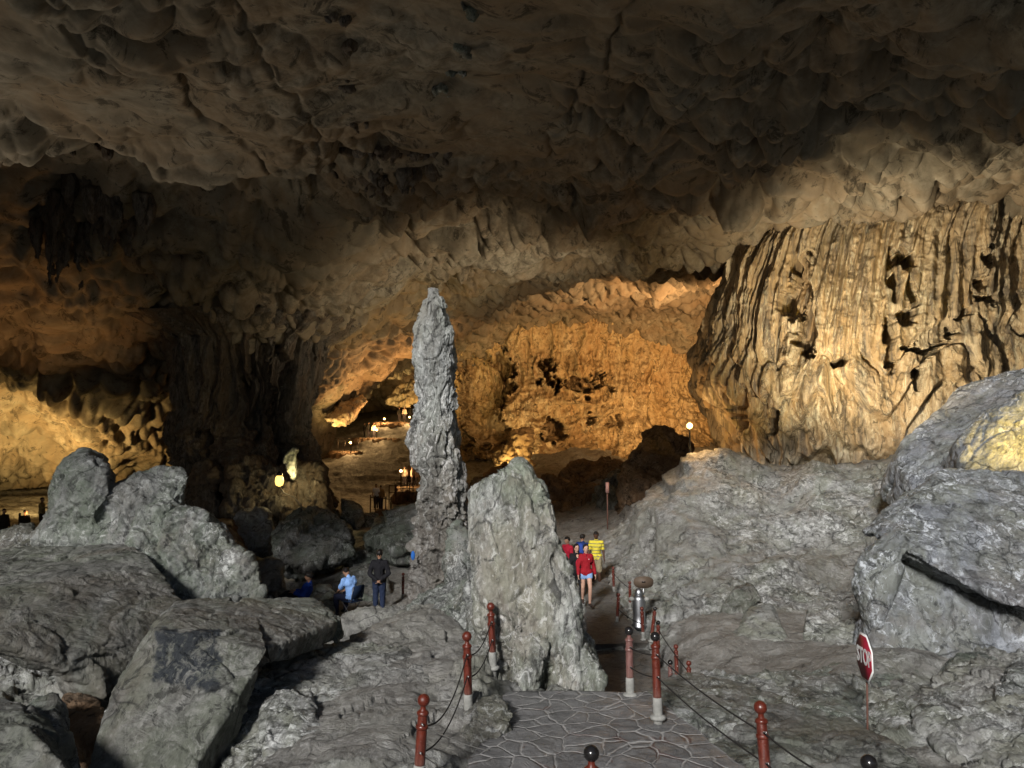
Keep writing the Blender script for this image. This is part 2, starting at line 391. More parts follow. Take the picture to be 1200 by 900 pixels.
def ground_z(x, y, split=False):
    x = np.asarray(x, float).ravel(); y = np.asarray(y, float).ravel()
    b = GRD(x, y); rr = np.hypot(x, y)
    p = A3(x, y, 0*x)
    if True:
        front = (y > -8) & (rr < 130)
        n = np.zeros(len(x)); q = p[front].copy(); f = rr[front]; q[:, 2] = b[front]*1.0
        a = .22*fbm(q*.28, 3, 3)+.16*ridged(q*.55+2, 4, 9)-.12
        t = fbm(q*np.array([.35, .8, 1])+5, 5, 20)*1.4            # strata ledges
        k = np.floor(t*3)/3; fr = t*3-np.floor(t*3); a = a+.42*(k+sst(.55, .95, fr)/3-t*.4)*.8
        a = a+.06*ridged(q*2.1, 4, 31)+.03*fbm(q*7, 3, 40)
        fc, ed = facet(q*1.1+fbm(q*1.5, 2, 3)[:, None]*.3, 5)
        a = a+.22*fc-.05*(1-sst(0, .12, ed))-.12
        sand = sand_mask(x[front], y[front])
        # right hand slope: heavier relief
        heavy = sst(3.6, 6, q[:, 0])*sst(17, 22, q[:, 1])
        near = sst(15, 9, f); a = a*(1-.82*sand)*(1-.35*near)*(1-.5*heavy)+heavy*(.42*ridged(q*np.array([.2, .2, .5])+4, 2, 55)+.08*ridged(q*np.array([.7, .7, 2.4]), 3, 58)-.25)
        a = a*(1+.012*np.maximum(f-30, 0))
        n[front] = a
    m, h = path_info(x, y)
    if split: return b*(1-m)+(h-.05)*m, n*(1-m)
    b = b+n
    return b*(1-m)+(h-.05)*m
def scallop(x, y):
    p = A3(x, y, 0*x); wv = np.stack([fbm(p*.3, 2, 11, .3), fbm(p*.3+40, 2, 12, .3), 0*x], 1)
    q = p*np.array([.9, 1.0, 1])+wv*1.0
    r = np.hypot(x, y); sz = .95
    f1, f2, ci = voro(q*sz, 3, False); g1, g2, gi = voro(q*sz*1.9+3.3, 8, False)
    h1, h2, hi = voro(q*.42+1.3, 14, False)
    e = lambda a: np.maximum(0, 1-1.25*a*a)                  # rounded pillows meeting in creases
    v = .75+.5*fbm(p*.25+60, 2, 15)
    big = e(h1); med = e(f1)*v; sm = e(g1)*v
    m = sst(-.35, .25, .7*fbm(p*.07+3, 3, 61)+.04*(r-24)+.02*(x+4))        # where the small scallops are
    return (.16+.14*sst(-6, 6, x))*big*1.5+1.45*med*(.05+.95*m)+.62*sm*m-.5-.7*m, m
def ceil_z(x, y, split=False):
    x = np.asarray(x, float).ravel(); y = np.asarray(y, float).ravel()
    z = CEIL(x, y); p = A3(x, y, 0*x); r = np.hypot(x, y)
    s, m = scallop(x, y)
    s = s+.6*fbm(p*.12, 2, 70)+.22*(1-m)*fbm(p*np.array([.30, .6, 1]), 3, 90)
    if split: base = z.copy()
    z = z-s
    # recess with a hard edge in the left vault
    e = y-(24.5+.12*(x+14)+1.6*perlin(p*.22+5, 4)+.7*perlin(p*.8, 5)); side = sst(-5, -8, x)
    z = z+side*(1.9*sst(0, .5, e)*(1-sst(2.5, 8, e))-.35*sst(-3, 0, e)*(1-sst(0, .3, e)))
    # cracks
    for (a, b, c, sd) in ((.45, -9.2, 1., 1), (-.55, 2.0, .9, 2), (.15, -6.5, .7, 3)):
        d = np.abs(x-(b+a*(y-18)*.3)-1.1*perlin(p*.35+sd*9, sd)-.25*perlin(p*1.7, sd+4))
        z = z+.22*c*np.exp(-(d/.11)**2)*sst(34, 28, y)*sst(13, 16, y)
    if split: return base, z-base
    return z
def polar(name, azs, rs, zf, mat, flip=False):
    a, r = np.meshgrid(azs, rs, indexing='ij'); x = (r*np.sin(a)).ravel(); y = (r*np.cos(a)).ravel()
    b, n = zf(x, y, True); e = .35*np.maximum(1, r.ravel()/25)
    T = CEIL if zf is ceil_z else GRD
    gx = (T(x+e, y)-T(x-e, y))/(2*e); gy = (T(x, y+e)-T(x, y-e))/(2*e)
    L = np.sqrt(1+gx*gx+gy*gy); k = np.abs(n) > 0          # relief stands off the surface along its normal
    V = np.stack([x-gx/L*n, y-gy/L*n, b+n/L], 1); Fc = grid_faces(len(azs), len(rs), False)
    if flip: Fc = Fc[:, ::-1]
    return mk(name, V, Fc, mat)
azd = np.linspace(R(-42), R(42), 1050)
ga = np.concatenate([np.linspace(R(-180), R(-43), 60), azd, np.linspace(R(43), R(180), 60)])
g = polar('cave_floor', ga, np.concatenate([[.4, 1.5], np.geomspace(3, 125, 620), [160, 250, 500]]), ground_z, M['ground'], True)
co = np.empty(len(g.data.vertices)*3, np.float32); g.data.vertices.foreach_get('co', co); co = co.reshape(-1, 3).astype(float)
at_ = g.data.attributes.new('silt', 'FLOAT', 'POINT'); at_.data.foreach_set('value', sand_mask(co[:, 0], co[:, 1]).astype(np.float32))
tag(g, 'grey rocky cave floor with ledges and trodden silt', None, None, 'structure')
ca = np.concatenate([np.linspace(R(-110), R(-43), 60), azd, np.linspace(R(43), R(110), 60)])
c_ = polar('cave_ceiling', ca, np.geomspace(12.3, 118, 620), ceil_z, M['ceiling'])
tag(c_, 'vast scalloped cave ceiling, dark in front and lit warm behind', None, None, 'structure')
def gz(x, y): return float(ground_z([x], [y])[0])
def cz(x, y): return float(ceil_z([x], [y])[0])

# ------------------------------------------------------------------ paved walks
def flag_mat():
    t = NT('flagstone_paving'); c = t.coords()
    wv = t.node('ShaderNodeVectorMath', operation='ADD')
    nz = t.node('ShaderNodeTexNoise'); nz.inputs['Scale'].default_value = 2.2; nz.inputs['Detail'].default_value = 3; t.put(nz.inputs['Vector'], c)
    sc = t.node('ShaderNodeVectorMath', operation='SCALE'); t.put(sc.inputs[0], nz.outputs[1]); sc.inputs[3].default_value = .28
    t.put(wv.inputs[0], c); t.put(wv.inputs[1], sc.outputs[0]); v = wv.outputs[0]
    ml = t.node('ShaderNodeVectorMath', operation='MULTIPLY'); t.put(ml.inputs[0], v); ml.inputs[1].default_value = (1, 1, 0.); v = ml.outputs[0]
    e = t.voronoi(v, 2.5, 'DISTANCE_TO_EDGE')
    cell = t.node('ShaderNodeTexVoronoi'); t.put(cell.inputs['Vector'], v); cell.inputs['Scale'].default_value = 2.5
    hs = t.node('ShaderNodeSeparateColor'); t.put(hs.inputs[0], cell.outputs['Color'])
    stone = t.ramp(t.noise(c, 5, 8, .7, .8), [(.38, (.075, .075, .075)), (.5, (.145, .144, .145)), (.62, (.24, .24, .238))])
    stone = t.mix(.5, stone, t.mix(hs.outputs[0], (.09, .09, .09), (.165, .163, .165)))
    red = t.math('MULTIPLY', t.ramp(t.noise(c, 1.6, 5, .6, 1), [(.55, 0.), (.62, 1.)]), t.ramp(e, [(.05, .9), (.10, 0.)]))
    stone = t.mix(red, stone, (.07, .034, .03))
    g = t.math('MULTIPLY', t.ramp(e, [(.012, 1.), (.04, 0.)]), t.ramp(t.noise(c, 3.1, 6, .75), [(.38, .45), (.50, 1.)]))
    col = t.mix(g, stone, t.ramp(t.noise(c, 9, 5, .7), [(.3, (.22, .215, .21)), (.7, (.42, .41, .40))]))
    n = t.bump(t.ramp(e, [(.0, 0.), (.06, 1.)]), .7, .025)
    n = t.bump(t.noise(c, 3.5, 6, .7, .8), .7, .08, n)
    n = t.bump(t.noise(c, 14, 9, .75), .5, .02, n)
    return t.done(col, t.ramp(t.noise(c, 2.2, 5, .7), [(.42, .38), (.58, .75)]), n, .45)
M['flag'] = flag_mat()
M['concrete'] = rock_mat('trodden_concrete', (.06, .059, .057), (.125, .123, .12), (.20, .197, .193), (.11, .115, .10), 1.2, (1, 1, 1), .3, .3, .5, .12)
def walk(name, y0, y1, mat, label, lift=.012):
    ys = np.arange(y0, y1, .035); nu = 70; V = []
    Y, U = np.meshgrid(ys, np.linspace(0, 1, nu), indexing='ij')
    _l = np.interp(Y, [3, 8.7, 11.35, 11.4, 13.6, 16, 20, 24, 28, 33], [-.9, -.45, -.05, 1.3, 1.45, 1.75, 2.0, 2.35, 2.6, 2.4])
    _r = np.interp(Y, [3, 8.7, 10.2, 11.35, 11.4, 13.6, 16, 20, 24, 28, 33], [3.3, 2.62, 2.2, 1.92, 2.2, 2.8, 3.35, 3.05, 3.1, 3.2, 3.3])
    e = A3(Y.ravel(), 0*Y.ravel(), 0*Y.ravel())
    _l = _l-.06+.09*fbm(e*1.6, 3, 5).reshape(Y.shape); _r = _r+.06+.09*fbm(e*1.6, 3, 6).reshape(Y.shape)
    X = _l+(_r-_l)*U; H = path_info(X, Y)[1]; x, y = X.ravel(), Y.ravel(); p = A3(x, y, 0*x)
    z = H.ravel()+lift+.018*fbm(p*.9, 4, 2)
    bot = np.stack([x, y, z-.3], 1); top = np.stack([x, y, z], 1)
    n = len(x); Fc = grid_faces(len(ys), nu)
    rim = [i*nu for i in range(len(ys))]; rim2 = [i*nu+nu-1 for i in range(len(ys))]
    ends = [list(range(nu)), list(range((len(ys)-1)*nu, len(ys)*nu))]; S = []
    for li in (rim, rim2, *ends):
        for a, b in zip(li[:-1], li[1:]): S.append((a, b, b+n, a+n))
    o = mk(name, np.concatenate([top, bot]), np.concatenate([Fc[:, ::-1], np.array(S)]), mat, smooth=True)
    return tag(o, label, None, None, 'structure')
walk('stone_path', 3.4, 11.36, M['flag'], 'crazy paved platform of dark flagstones with pale joints')
walk('lower_path', 11.42, 18.2, M['concrete'], 'dark trodden path below the paved platform')
walk('upper_path', 18.22, 31, M['concrete'], 'grey path running back past the standing boulder')

# ------------------------------------------------------------------ rocks
def disp(P, N, s, amp, seed, style):
    q = P/s; n = 0
    st = {'plain': (1, 1, 1), 'fluted': (1.4, 1.4, .45), 'strata': (.7, .7, 1.9), 'tilt': (.8, .8, 1.6)}[style]
    if style == 'tilt':
        a = R(35); q = np.stack([q[:, 0]*math.cos(a)+q[:, 2]*math.sin(a), q[:, 1], -q[:, 0]*math.sin(a)+q[:, 2]*math.cos(a)], 1)
    q = q*np.array(st)
    wv = np.stack([fbm(q*1.3+5, 2, seed+50), fbm(q*1.3+25, 2, seed+51), fbm(q*1.3+45, 2, seed+52)], 1)*.25
    n = .50*fbm(q*.9, 3, seed)+.22*ridged(q*1.7+wv, 4, seed+9)-.1
    g, e = facet(q*1.3+wv, seed+3); n = n+.75*g-.22*(1-sst(0, .09, e))
    g, e = facet(q*3.4+wv*2, seed+6); n = n+.30*g-.10*(1-sst(0, .10, e))
    n = n+.16*ridged(q*6.5+wv*3, 4, seed+17)+.07*fbm(q*18, 2, seed+21)
    return P+N*(n*amp)[:, None]
def rock(name, label, cat, hulls, mat, back=1.5, drop=.6, px=2.1, amp=.16, s=1., seed=1, style='plain', group=None, shrink=.75, smooth=1, extra=None):
    """a closed rock: union of convex chunks whose front corners are given as photo pixel + distance, each with real thickness"""
    gs = []; allp = []
    for h in hulls:
        bk = back
        if isinstance(h, tuple): h, bk = h
        P = [at(*q) for q in h]; c = sum(P, Vector())/len(P)
        B = [c+(p-c)*shrink+Vector(((c.x/c.y)*bk, bk, 0)) for p in P]
        gs.append(hull(P+B+[p-Vector((0, -bk*.3, drop)) for p in P if p.z < c.z])); allp += P
    V, Fc = join(*gs); ym = min(p.y for p in allp)
    me = remesh(V, Fc, max(.008, ym/F*px), name, smooth)
    P, N = arrays(me); P = disp(P, N, s, amp, seed, style)
    lo = P.min(0); org = np.array([(lo[0]+P[:, 0].max())/2, (lo[1]+P[:, 1].max())/2, lo[2]])
    me.vertices.foreach_set('co', (P-org).astype(np.float32).ravel()); me.update()
    me.materials.clear(); me.materials.append(mat)
    o = bpy.data.objects.new(name, me); C.objects.link(o); o.location = org
    if extra: extra(o, P)
    return tag(o, label, cat, group)

BG = 'fallen boulders on the left'
rock('boulder', 'tall grey boulder with a rounded head rising left of the dark pillar', 'boulder', [
    [(86, 541, 16.2), (100, 532, 16.2), (120, 541, 16.2), (131, 556, 16.4), (128, 580, 15.8), (108, 604, 15.5), (66, 602, 15.8), (62, 575, 16), (72, 556, 16)],
    [(60, 600, 16), (125, 572, 16), (172, 556, 16.8), (216, 549, 17), (222, 558, 16.6), (212, 588, 16.2), (190, 604, 15.6), (60, 700, 15.2), (38, 652, 16), (190, 700, 14.9)],
    [(160, 602, 15.6), (215, 598, 16), (238, 608, 15.8), (262, 640, 15.6), (302, 666, 15.4), (309, 690, 15.1), (296, 722, 15), (190, 730, 14.4), (150, 660, 14.8)],
    ], M['gray'], 1.8, .8, 2.0, .17, 1.1, 3, 'plain', BG)
rock('boulder', 'broad flat topped slab boulder tilting down at the left edge', 'boulder', [
    [(-70, 650, 15.5), (30, 655, 15.6), (110, 640, 15.4), (153, 640, 15), (172, 652, 14.7), (214, 720, 13.2), (190, 760, 12.4), (122, 812, 11.4), (58, 772, 10.9), (0, 750, 10.7), (-90, 735, 10.8)],
    [(58, 770, 11.2), (90, 760, 11.3), (118, 780, 11.4), (124, 815, 11.3), (116, 832, 11.4), (84, 830, 11.6), (70, 800, 11.5)],
    ], M['slab'], .9, .0, 2.0, .065, 1.3, 11, 'strata', BG, .9)
def paint(o, P):
    me = o.data; x, y = to_px(P)
    n = fbm(P*3.1, 4, 8)*9
    m = sst(0, 3, x+n-178-np.maximum(0, (745-y))*.7)*sst(0, 3, 259-x+n)*sst(0, 3, y+n-738)*sst(0, 4, 806+(x-200)*.13-y+n)
    a = me.attributes.new('patch', 'FLOAT', 'POINT'); a.data.foreach_set('value', m.astype(np.float32))
rock('boulder', 'angular boulder with a dark blue painted patch on its front face', 'boulder', [
    [(180, 737, 10.6), (200, 719, 11.3), (276, 710, 12.6), (300, 725, 12), (316, 760, 10.6), (268, 822, 9.9), (250, 872, 9.6), (222, 912, 9.2), (98, 920, 9.2), (118, 850, 9.8), (130, 815, 10)],
    ([(256, 722, 11.8), (276, 709, 12.6), (340, 711, 13.1), (380, 713, 13.3), (397, 727, 13.0), (392, 736, 12.8), (350, 748, 12), (312, 760, 11)], .8),
    ], M['slab'], 1.3, .3, 2.0, .06, 1.1, 23, 'plain', BG, .85, extra=paint)
rock('boulder', 'low grey rock at the left edge behind the tilted slab', 'boulder', [
    [(-60, 640, 17), (0, 628, 17), (38, 618, 17), (50, 640, 16.6), (44, 690, 16), (-60, 690, 16)]], M['gray'], 1.5, .6, 2.2, .14, 1., 31, 'plain', BG)
rock('boulder', 'dark smooth rock in the bottom left corner', 'boulder', [
    [(-60, 850, 8.6), (0, 852, 8.6), (26, 850, 8.6), (50, 872, 8.4), (78, 905, 8.2), (60, 930, 8), (-60, 930, 8)]], M['slab'], 1., .5, 2.2, .07, .9, 37, 'plain', BG)
rock('boulder', 'small greenish wedge of rock under the overhanging slab', 'boulder', [
    [(26, 848, 9.4), (40, 838, 9.6), (64, 834, 9.6), (70, 846, 9.4), (82, 866, 9.2), (64, 876, 9), (50, 872, 9)]], M['gray'], .7, .5, 2.2, .06, .8, 41, 'plain', BG)
rock('boulder', 'brown shadowed rock between the slab and the painted boulder', 'boulder', [
    [(66, 832, 10.6), (120, 836, 10.6), (124, 860, 10.2), (104, 872, 10), (76, 850, 10.4)]], M['brown'], .8, .6, 2.4, .07, .8, 43, 'plain', BG)
rock('rock_ledge', 'broad low ledge of grey rock right of the painted boulder', 'rock ledge', [
    [(272, 826, 11), (300, 798, 11.6), (345, 775, 12.3), (400, 760, 13), (478, 764, 12.8), (500, 800, 11.6), (470, 850, 10.3), (420, 905, 9.2), (300, 920, 9.2), (258, 905, 9.6)],
    [(306, 850, 9.9), (330, 836, 10), (366, 838, 10), (386, 868, 9.6), (376, 905, 9.1), (310, 905, 9.1)]], M['ground'], 1.0, .6, 2.0, .13, 1.0, 47, 'strata')
rock('standing_stone', 'tall blunt pale standing stone beside the walkway', 'standing stone', [
    [(552, 578, 12.8), (570, 563, 12.8), (594, 556, 13), (604, 548, 13.1), (617, 549, 13), (636, 568, 12.8), (649, 596, 12.6), (651, 632, 12.4), (654, 700, 12.2), (610, 740, 12), (566, 700, 12.3), (555, 650, 12.6), (551, 610, 12.8)],
    [(604, 544, 13.1), (611, 543, 13.1), (622, 556, 12.9), (598, 560, 12.9)],
    [(556, 680, 12.6), (640, 640, 12.2), (651, 636, 12.5), (663, 660, 12.3), (675, 702, 12.1), (675, 750, 11.9), (668, 775, 11.8), (610, 770, 12), (560, 730, 12.4)],
    [(655, 762, 12), (684, 760, 12), (698, 780, 11.8), (704, 797, 11.7), (700, 808, 11.7), (652, 810, 11.7), (648, 790, 11.8)],
    [(600, 752, 12), (628, 742, 11.9), (641, 752, 11.8), (636, 790, 11.7), (622, 810, 11.7), (603, 810, 11.7)],
    ], M['white'], 1.3, .4, 1.8, .13, .85, 59, 'fluted', None, .8)
rock('rock_mound', 'rounded grey mound joining the stalagmite and the standing stone', 'rock mound', [
    [(478, 712, 17), (500, 694, 18), (545, 676, 17), (566, 690, 14.9), (600, 752, 13.3), (600, 782, 13), (560, 785, 13.1), (500, 745, 14.8)],
    [(524, 620, 17.6), (540, 614, 17.6), (552, 630, 17.4), (556, 660, 17), (540, 680, 16.6), (522, 665, 17)],
    [(548, 690, 14), (556, 650, 15), (568, 700, 14), (596, 772, 13.1), (560, 760, 13.3)]], M['gray'], 1.3, .8, 2.0, .15, 1., 61, 'plain')
# middle ground blocks
MG = 'boulders round the foot of the dark pillar'
rock('boulder', 'blocky grey boulder with a pale corner in front of the dark pillar', 'boulder', [
    [(266, 622, 29), (280, 602, 30), (312, 600, 30), (318, 622, 29.4), (312, 638, 29), (282, 645, 28.6), (272, 636, 28.8)]], M['blue'], 2, .5, 2.2, .25, 2, 71, 'plain', MG)
rock('boulder', 'largest layered boulder right of the pale cornered block', 'boulder', [
    [(321, 640, 26), (326, 615, 27.6), (352, 602, 28), (392, 601, 28), (412, 630, 26.6), (411, 648, 26), (360, 664, 25.4), (330, 661, 25.6)]], M['gray'], 2.4, .5, 2.2, .36, 1.8, 73, 'tilt', MG)
rock('boulder', 'round brownish boulder leaning behind the tall headed boulder', 'boulder', [
    [(236, 640, 27), (246, 612, 28), (270, 616, 28), (288, 650, 26.4), (286, 668, 26), (258, 662, 26)]], M['brown'], 2, .6, 2.4, .22, 1.6, 79, 'plain', MG)
rock('boulder', 'small dark boulder in shadow above the lying person', 'boulder', [
    [(300, 668, 20.4), (312, 657, 20.6), (328, 660, 20.6), (330, 678, 20.2), (322, 692, 20), (304, 690, 20)]], M['slab'], 1., .5, 2.4, .12, 1., 83, 'plain', MG)
rock('boulder', 'pale flat wedge of rock at the path behind the layered boulder', 'boulder', [
    [(398, 582, 38), (404, 588, 38), (420, 592, 38), (426, 602, 37), (416, 612, 36.5), (402, 606, 37)]], M['gray'], 1.2, .5, 2.4, .12, 1.2, 89, 'plain', MG)
rock('boulder', 'low boulder with long ledges left of the stalagmite', 'boulder', [
    [(436, 618, 27.5), (460, 600, 28), (492, 594, 28), (500, 640, 26), (462, 646, 25.6), (434, 632, 27)]], M['gray'], 2.5, .6, 2.4, .28, 1.8, 97, 'strata', MG)
rock('boulder', 'pitted low rock just behind the two men', 'boulder', [
    [(388, 688, 23.4), (398, 675, 23.8), (430, 668, 24), (450, 676, 24), (458, 700, 23.2), (420, 704, 22.8), (392, 702, 23)]], M['gray'], 1.5, .5, 2.3, .16, 1.2, 101, 'plain', MG)
rock('boulder', 'low grey rock beside the lying person', 'boulder', [
    [(364, 700, 21.4), (372, 688, 21.8), (386, 690, 21.8), (392, 712, 21), (380, 722, 20.6), (364, 718, 20.6)]], M['gray'], .9, .4, 2.3, .12, 1., 103, 'plain', MG)
for i, (x, y, w_, h_, Y, lab) in enumerate([
        (420, 640, 20, 14, 33, 'dark rock in the gap right of the layered boulder'), (432, 612, 18, 12, 38, 'small lit rock below the white shirted visitor'),
        (402, 625, 16, 10, 35, 'half hidden rock behind the layered boulder top'), (448, 606, 14, 9, 42, 'small brown rock left of the wooden rail'),
        (385, 608, 18, 10, 37, 'rock beside the ledge of the dark pillar'), (245, 622, 14, 22, 33, 'upright dark rock at the left foot of the pillar'),
        (425, 652, 22, 8, 27, 'flat stone lying on the brown silt left of the stalagmite')]):
    rock('boulder', lab, 'boulder', [[(x-w_, y+h_*.5, Y), (x-w_*.5, y-h_*.7, Y+.6), (x+w_*.4, y-h_, Y+.6), (x+w_, y, Y+.2), (x+w_*.7, y+h_, Y-.4), (x-w_*.6, y+h_, Y-.4)]],
         M['gray'] if i != 3 else M['brown'], 1.2, .6, 2.4, .16, 1.2, 110+i*3, 'plain', MG)
# the dark heaps beyond the standing stone
DG = 'dark rocks heaped in the far hollow'
for i, (x, y, w_, h_, Y, lab, mt) in enumerate([
        (640, 585, 34, 26, 44, 'rounded brown rock right above the standing stone', 'brown'), (690, 590, 40, 22, 43, 'brown heap of rubble rock left of the dark slab', 'brown'),
        (738, 572, 40, 22, 41, 'tilted dark slab of rock in the far hollow', 'slab'), (770, 545, 42, 46, 37, 'tall dark boulder under the bright lamp', 'brown'),
        (700, 555, 44, 18, 50, 'long brown bank of rock below the lit wall', 'brown'), (590, 566, 30, 20, 52, 'brown rock behind the top of the standing stone', 'brown'),
        (755, 605, 30, 14, 36, 'low dark rock at the start of the grey slope', 'brown'), (560, 590, 22, 26, 40, 'dark rock between stalagmite and standing stone', 'brown')]):
    rock('boulder', lab, 'boulder', [[(x-w_, y+h_*.3, Y), (x-w_*.6, y-h_*.6, Y+1), (x+w_*.1, y-h_, Y+1), (x+w_*.8, y-h_*.7, Y+.6), (x+w_, y+h_*.5, Y), (x+w_*.6, y+h_, Y-1), (x-w_*.6, y+h_, Y-1)]],
         M[mt], 2.5, 1.2, 2.6, .5, 2.2, 150+i*3, 'tilt' if i == 2 else 'plain', DG)
# right hand masses
RG = 'boulders on the right hand side'
rock('boulder', 'bluish grey boulder block below the overhanging dark nose, right edge', 'boulder', [
    [(1046, 655, 15.6), (1028, 690, 15.3), (1022, 735, 15), (1024, 784, 14.6), (1120, 782, 14.2), (1300, 780, 13.8), (1330, 660, 15), (1200, 640, 15.6), (1100, 650, 15.4), (1130, 700, 14.8), (1200, 716, 14.4)]],
     M['blue'], 3, .6, 2.1, .12, 1.1, 201, 'plain', RG)
rock('boulder', 'overhanging slab boulder with a dark nose on the right edge', 'boulder', [
    [(1036, 628, 15.6), (1048, 612, 16), (1076, 585, 17.0), (1104, 552, 18.2), (1200, 556, 18.2), (1330, 570, 17.6), (1330, 760, 13.6), (1204, 714, 13.7), (1130, 686, 14.2), (1062, 645, 14.8)],
    ([(1050, 612, 15.8), (1012, 652, 15.2), (1013, 690, 15), (1024, 740, 14.9), (1036, 700, 14.8), (1066, 640, 14.8)], 1.2)],
     M['blue'], 3, .0, 2.1, .11, 1.2, 207, 'plain', RG, .8)
rock('boulder', 'great leaning boulder with a gold lit flank above the overhanging slab', 'boulder', [
    [(1066, 562, 21.5), (1050, 540, 22.4), (1058, 518, 23), (1094, 484, 24), (1124, 455, 24.4), (1180, 436, 23.6), (1330, 410, 22), (1330, 590, 19), (1200, 572, 19), (1120, 572, 20), (1078, 572, 21)],
    [(1118, 520, 20.4), (1150, 486, 20.6), (1210, 452, 20), (1330, 440, 19), (1330, 590, 18), (1190, 574, 18.4), (1130, 552, 19.4)]],
     M['blue'], 3.2, 1., 2.2, .11, 1.9, 211, 'plain', RG)
rock('boulder', 'rounded mossy boulder at the right of the shelf near the bottom edge', 'boulder', [
    [(1078, 830, 10.8), (1110, 806, 11.2), (1160, 790, 11.4), (1240, 800, 11), (1260, 870, 9.6), (1200, 900, 9), (1130, 900, 9.2), (1096, 872, 9.8)]],
     M['ground'], 1.3, .5, 2.1, .15, 1., 217, 'plain', RG)
rock('boulder', 'grey hump on the shelf between the stop sign and the right edge', 'boulder', [
    [(1096, 800, 12.6), (1120, 782, 12.9), (1150, 778, 12.9), (1176, 790, 12.6), (1190, 812, 12), (1130, 818, 11.9)]], M['gray'], 1., .5, 2.2, .1, .9, 219, 'plain', RG)
rock('boulder', 'knobbly grey rock in the right bottom corner', 'boulder', [
    [(1170, 806, 10.6), (1190, 790, 11), (1260, 790, 11), (1260, 860, 10), (1196, 856, 10)]], M['gray'], 1., .5, 2.2, .1, .9, 223, 'plain', RG)
rock('rock_ledge', 'long low stone curb wall behind the ropes, right of the platform', 'rock ledge', [
    [(744, 820, 11.2), (780, 812, 11.5), (860, 814, 11.5), (960, 810, 11.9), (1010, 812, 12), (1010, 855, 10.6), (900, 880, 10.4), (810, 850, 10.5), (750, 826, 10.9)],
    [(960, 798, 12.9), (1080, 790, 13.2), (1090, 806, 12.8), (1070, 850, 11.4), (980, 842, 11.4), (900, 812, 12)]],
     M['gray'], 1., .5, 2.0, .09, .9, 227, 'strata')
rock('rock_ledge', 'smooth dark sloping slab in front of the stop sign', 'rock ledge', [
    [(880, 840, 10.3), (960, 850, 9.9), (1014, 866, 9.4), (1090, 905, 8.7), (1060, 940, 8.1), (880, 940, 8.3), (830, 880, 9.4)]], M['slab'], .8, .5, 2.0, .06, .9, 229, 'plain')
rock('boulder', 'small lichened rock at the left kerb of the platform', 'boulder', [
    [(540, 850, 9.9), (556, 828, 10.2), (590, 824, 10.2), (604, 836, 10), (580, 862, 9.6), (560, 905, 9.0), (540, 905, 9.0)]], M['gray'], .5, .4, 2.0, .07, .7, 233, 'plain', RG)
rock('boulder', 'dark lump embedded in the grey slope right of the path posts', 'boulder', [
    [(846, 712, 18.6), (862, 690, 19), (884, 688, 19), (890, 702, 18.6), (866, 720, 18.2)]], M['slab'], .6, .4, 2.2, .08, .8, 239, 'plain', RG)
rock('boulder', 'smooth dome of rock at the foot of the grey slope', 'boulder', [
    [(858, 748, 16.4), (876, 722, 17), (905, 718, 17), (922, 746, 16.4), (918, 770, 15.8), (862, 764, 16)]], M['ground'], 1.2, .4, 2.2, .08, 1., 241, 'plain', RG)
rock('boulder', 'cluster of ochre knobs at the foot of the right hand boulder', 'boulder', [
    [(938, 762, 16), (948, 722, 16.8), (978, 716, 16.8), (992, 740, 16.4), (996, 768, 15.8)], [(966, 768, 15.7), (972, 744, 16.2), (1000, 728, 16.4), (1018, 740, 16), (1016, 772, 15.4)]], M['ground'], .8, .4, 2.2, .14, .7, 243, 'plain', RG)

# ------------------------------------------------------------------ lofted columns (outline by height, round in plan)
def loft(name, rows, yc, dr, mat, nth, nz, dispf, top_extra=0, full=True):
    """rows: (py, left px, right px); yc distance of the axis; dr(half width)->half depth"""
    Z = []; XL = []; XR = []
    for py, a, b in rows:
        A = at(a, py, yc); B = at(b, py, yc); Z.append(A.z); XL.append(A.x); XR.append(B.x)
    Z, XL, XR = map(np.array, (Z, XL, XR)); o = np.argsort(Z); Z, XL, XR = Z[o], XL[o], XR[o]
    zz = np.linspace(Z[0], Z[-1], nz); k = max(1, int(nz*.006))
    ker = np.hanning(2*k+3); ker /= ker.sum()
    sm = lambda a: np.convolve(np.pad(a, k+1, mode='edge'), ker, 'valid')
    l = sm(np.interp(zz, Z, XL)); r = sm(np.interp(zz, Z, XR))
    th = np.linspace(0, 2*np.pi, nth, endpoint=False)
    T, ZZ = np.meshgrid(th, zz, indexing='ij')
    hw = (r-l)/2; cx = (r+l)/2
    P = np.stack([(cx[None]+hw[None]*np.cos(T)).ravel(), (yc+dr(hw)[None]*np.sin(T)).ravel(), ZZ.ravel()], 1)
    N = np.stack([np.cos(T).ravel()*dr(hw).mean(), np.sin(T).ravel()*hw.mean(), 0*T.ravel()], 1); N /= np.linalg.norm(N, axis=1)[:, None]
    P = dispf(P, N)
    Fc = grid_faces(nth, nz, True)
    caps = [tuple(int(i*nz) for i in range(nth-1, -1, -1)), tuple(int(i*nz+nz-1) for i in range(nth))]
    Fl = [tuple(f) for f in Fc.tolist()]+caps
    lo = P.min(0)
    return mk(name, P, Fl, mat, origin=(float(P[:, 0].mean()), yc, float(lo[2])))
def stal_d(P, N):
    P = disp(P, N, .8, .14, 301, 'fluted'); q = P*np.array([1, 1, .55])
    P = P+N*(.14*fbm(q*.8, 3, 305)+.08*ridged(q*2.1, 4, 307)-.05)[:, None]
    low = sst(5.2, 3.0, P[:, 2])
    return P+N*(low*(.16*ridged(P*1.6, 4, 311)-.05))[:, None]
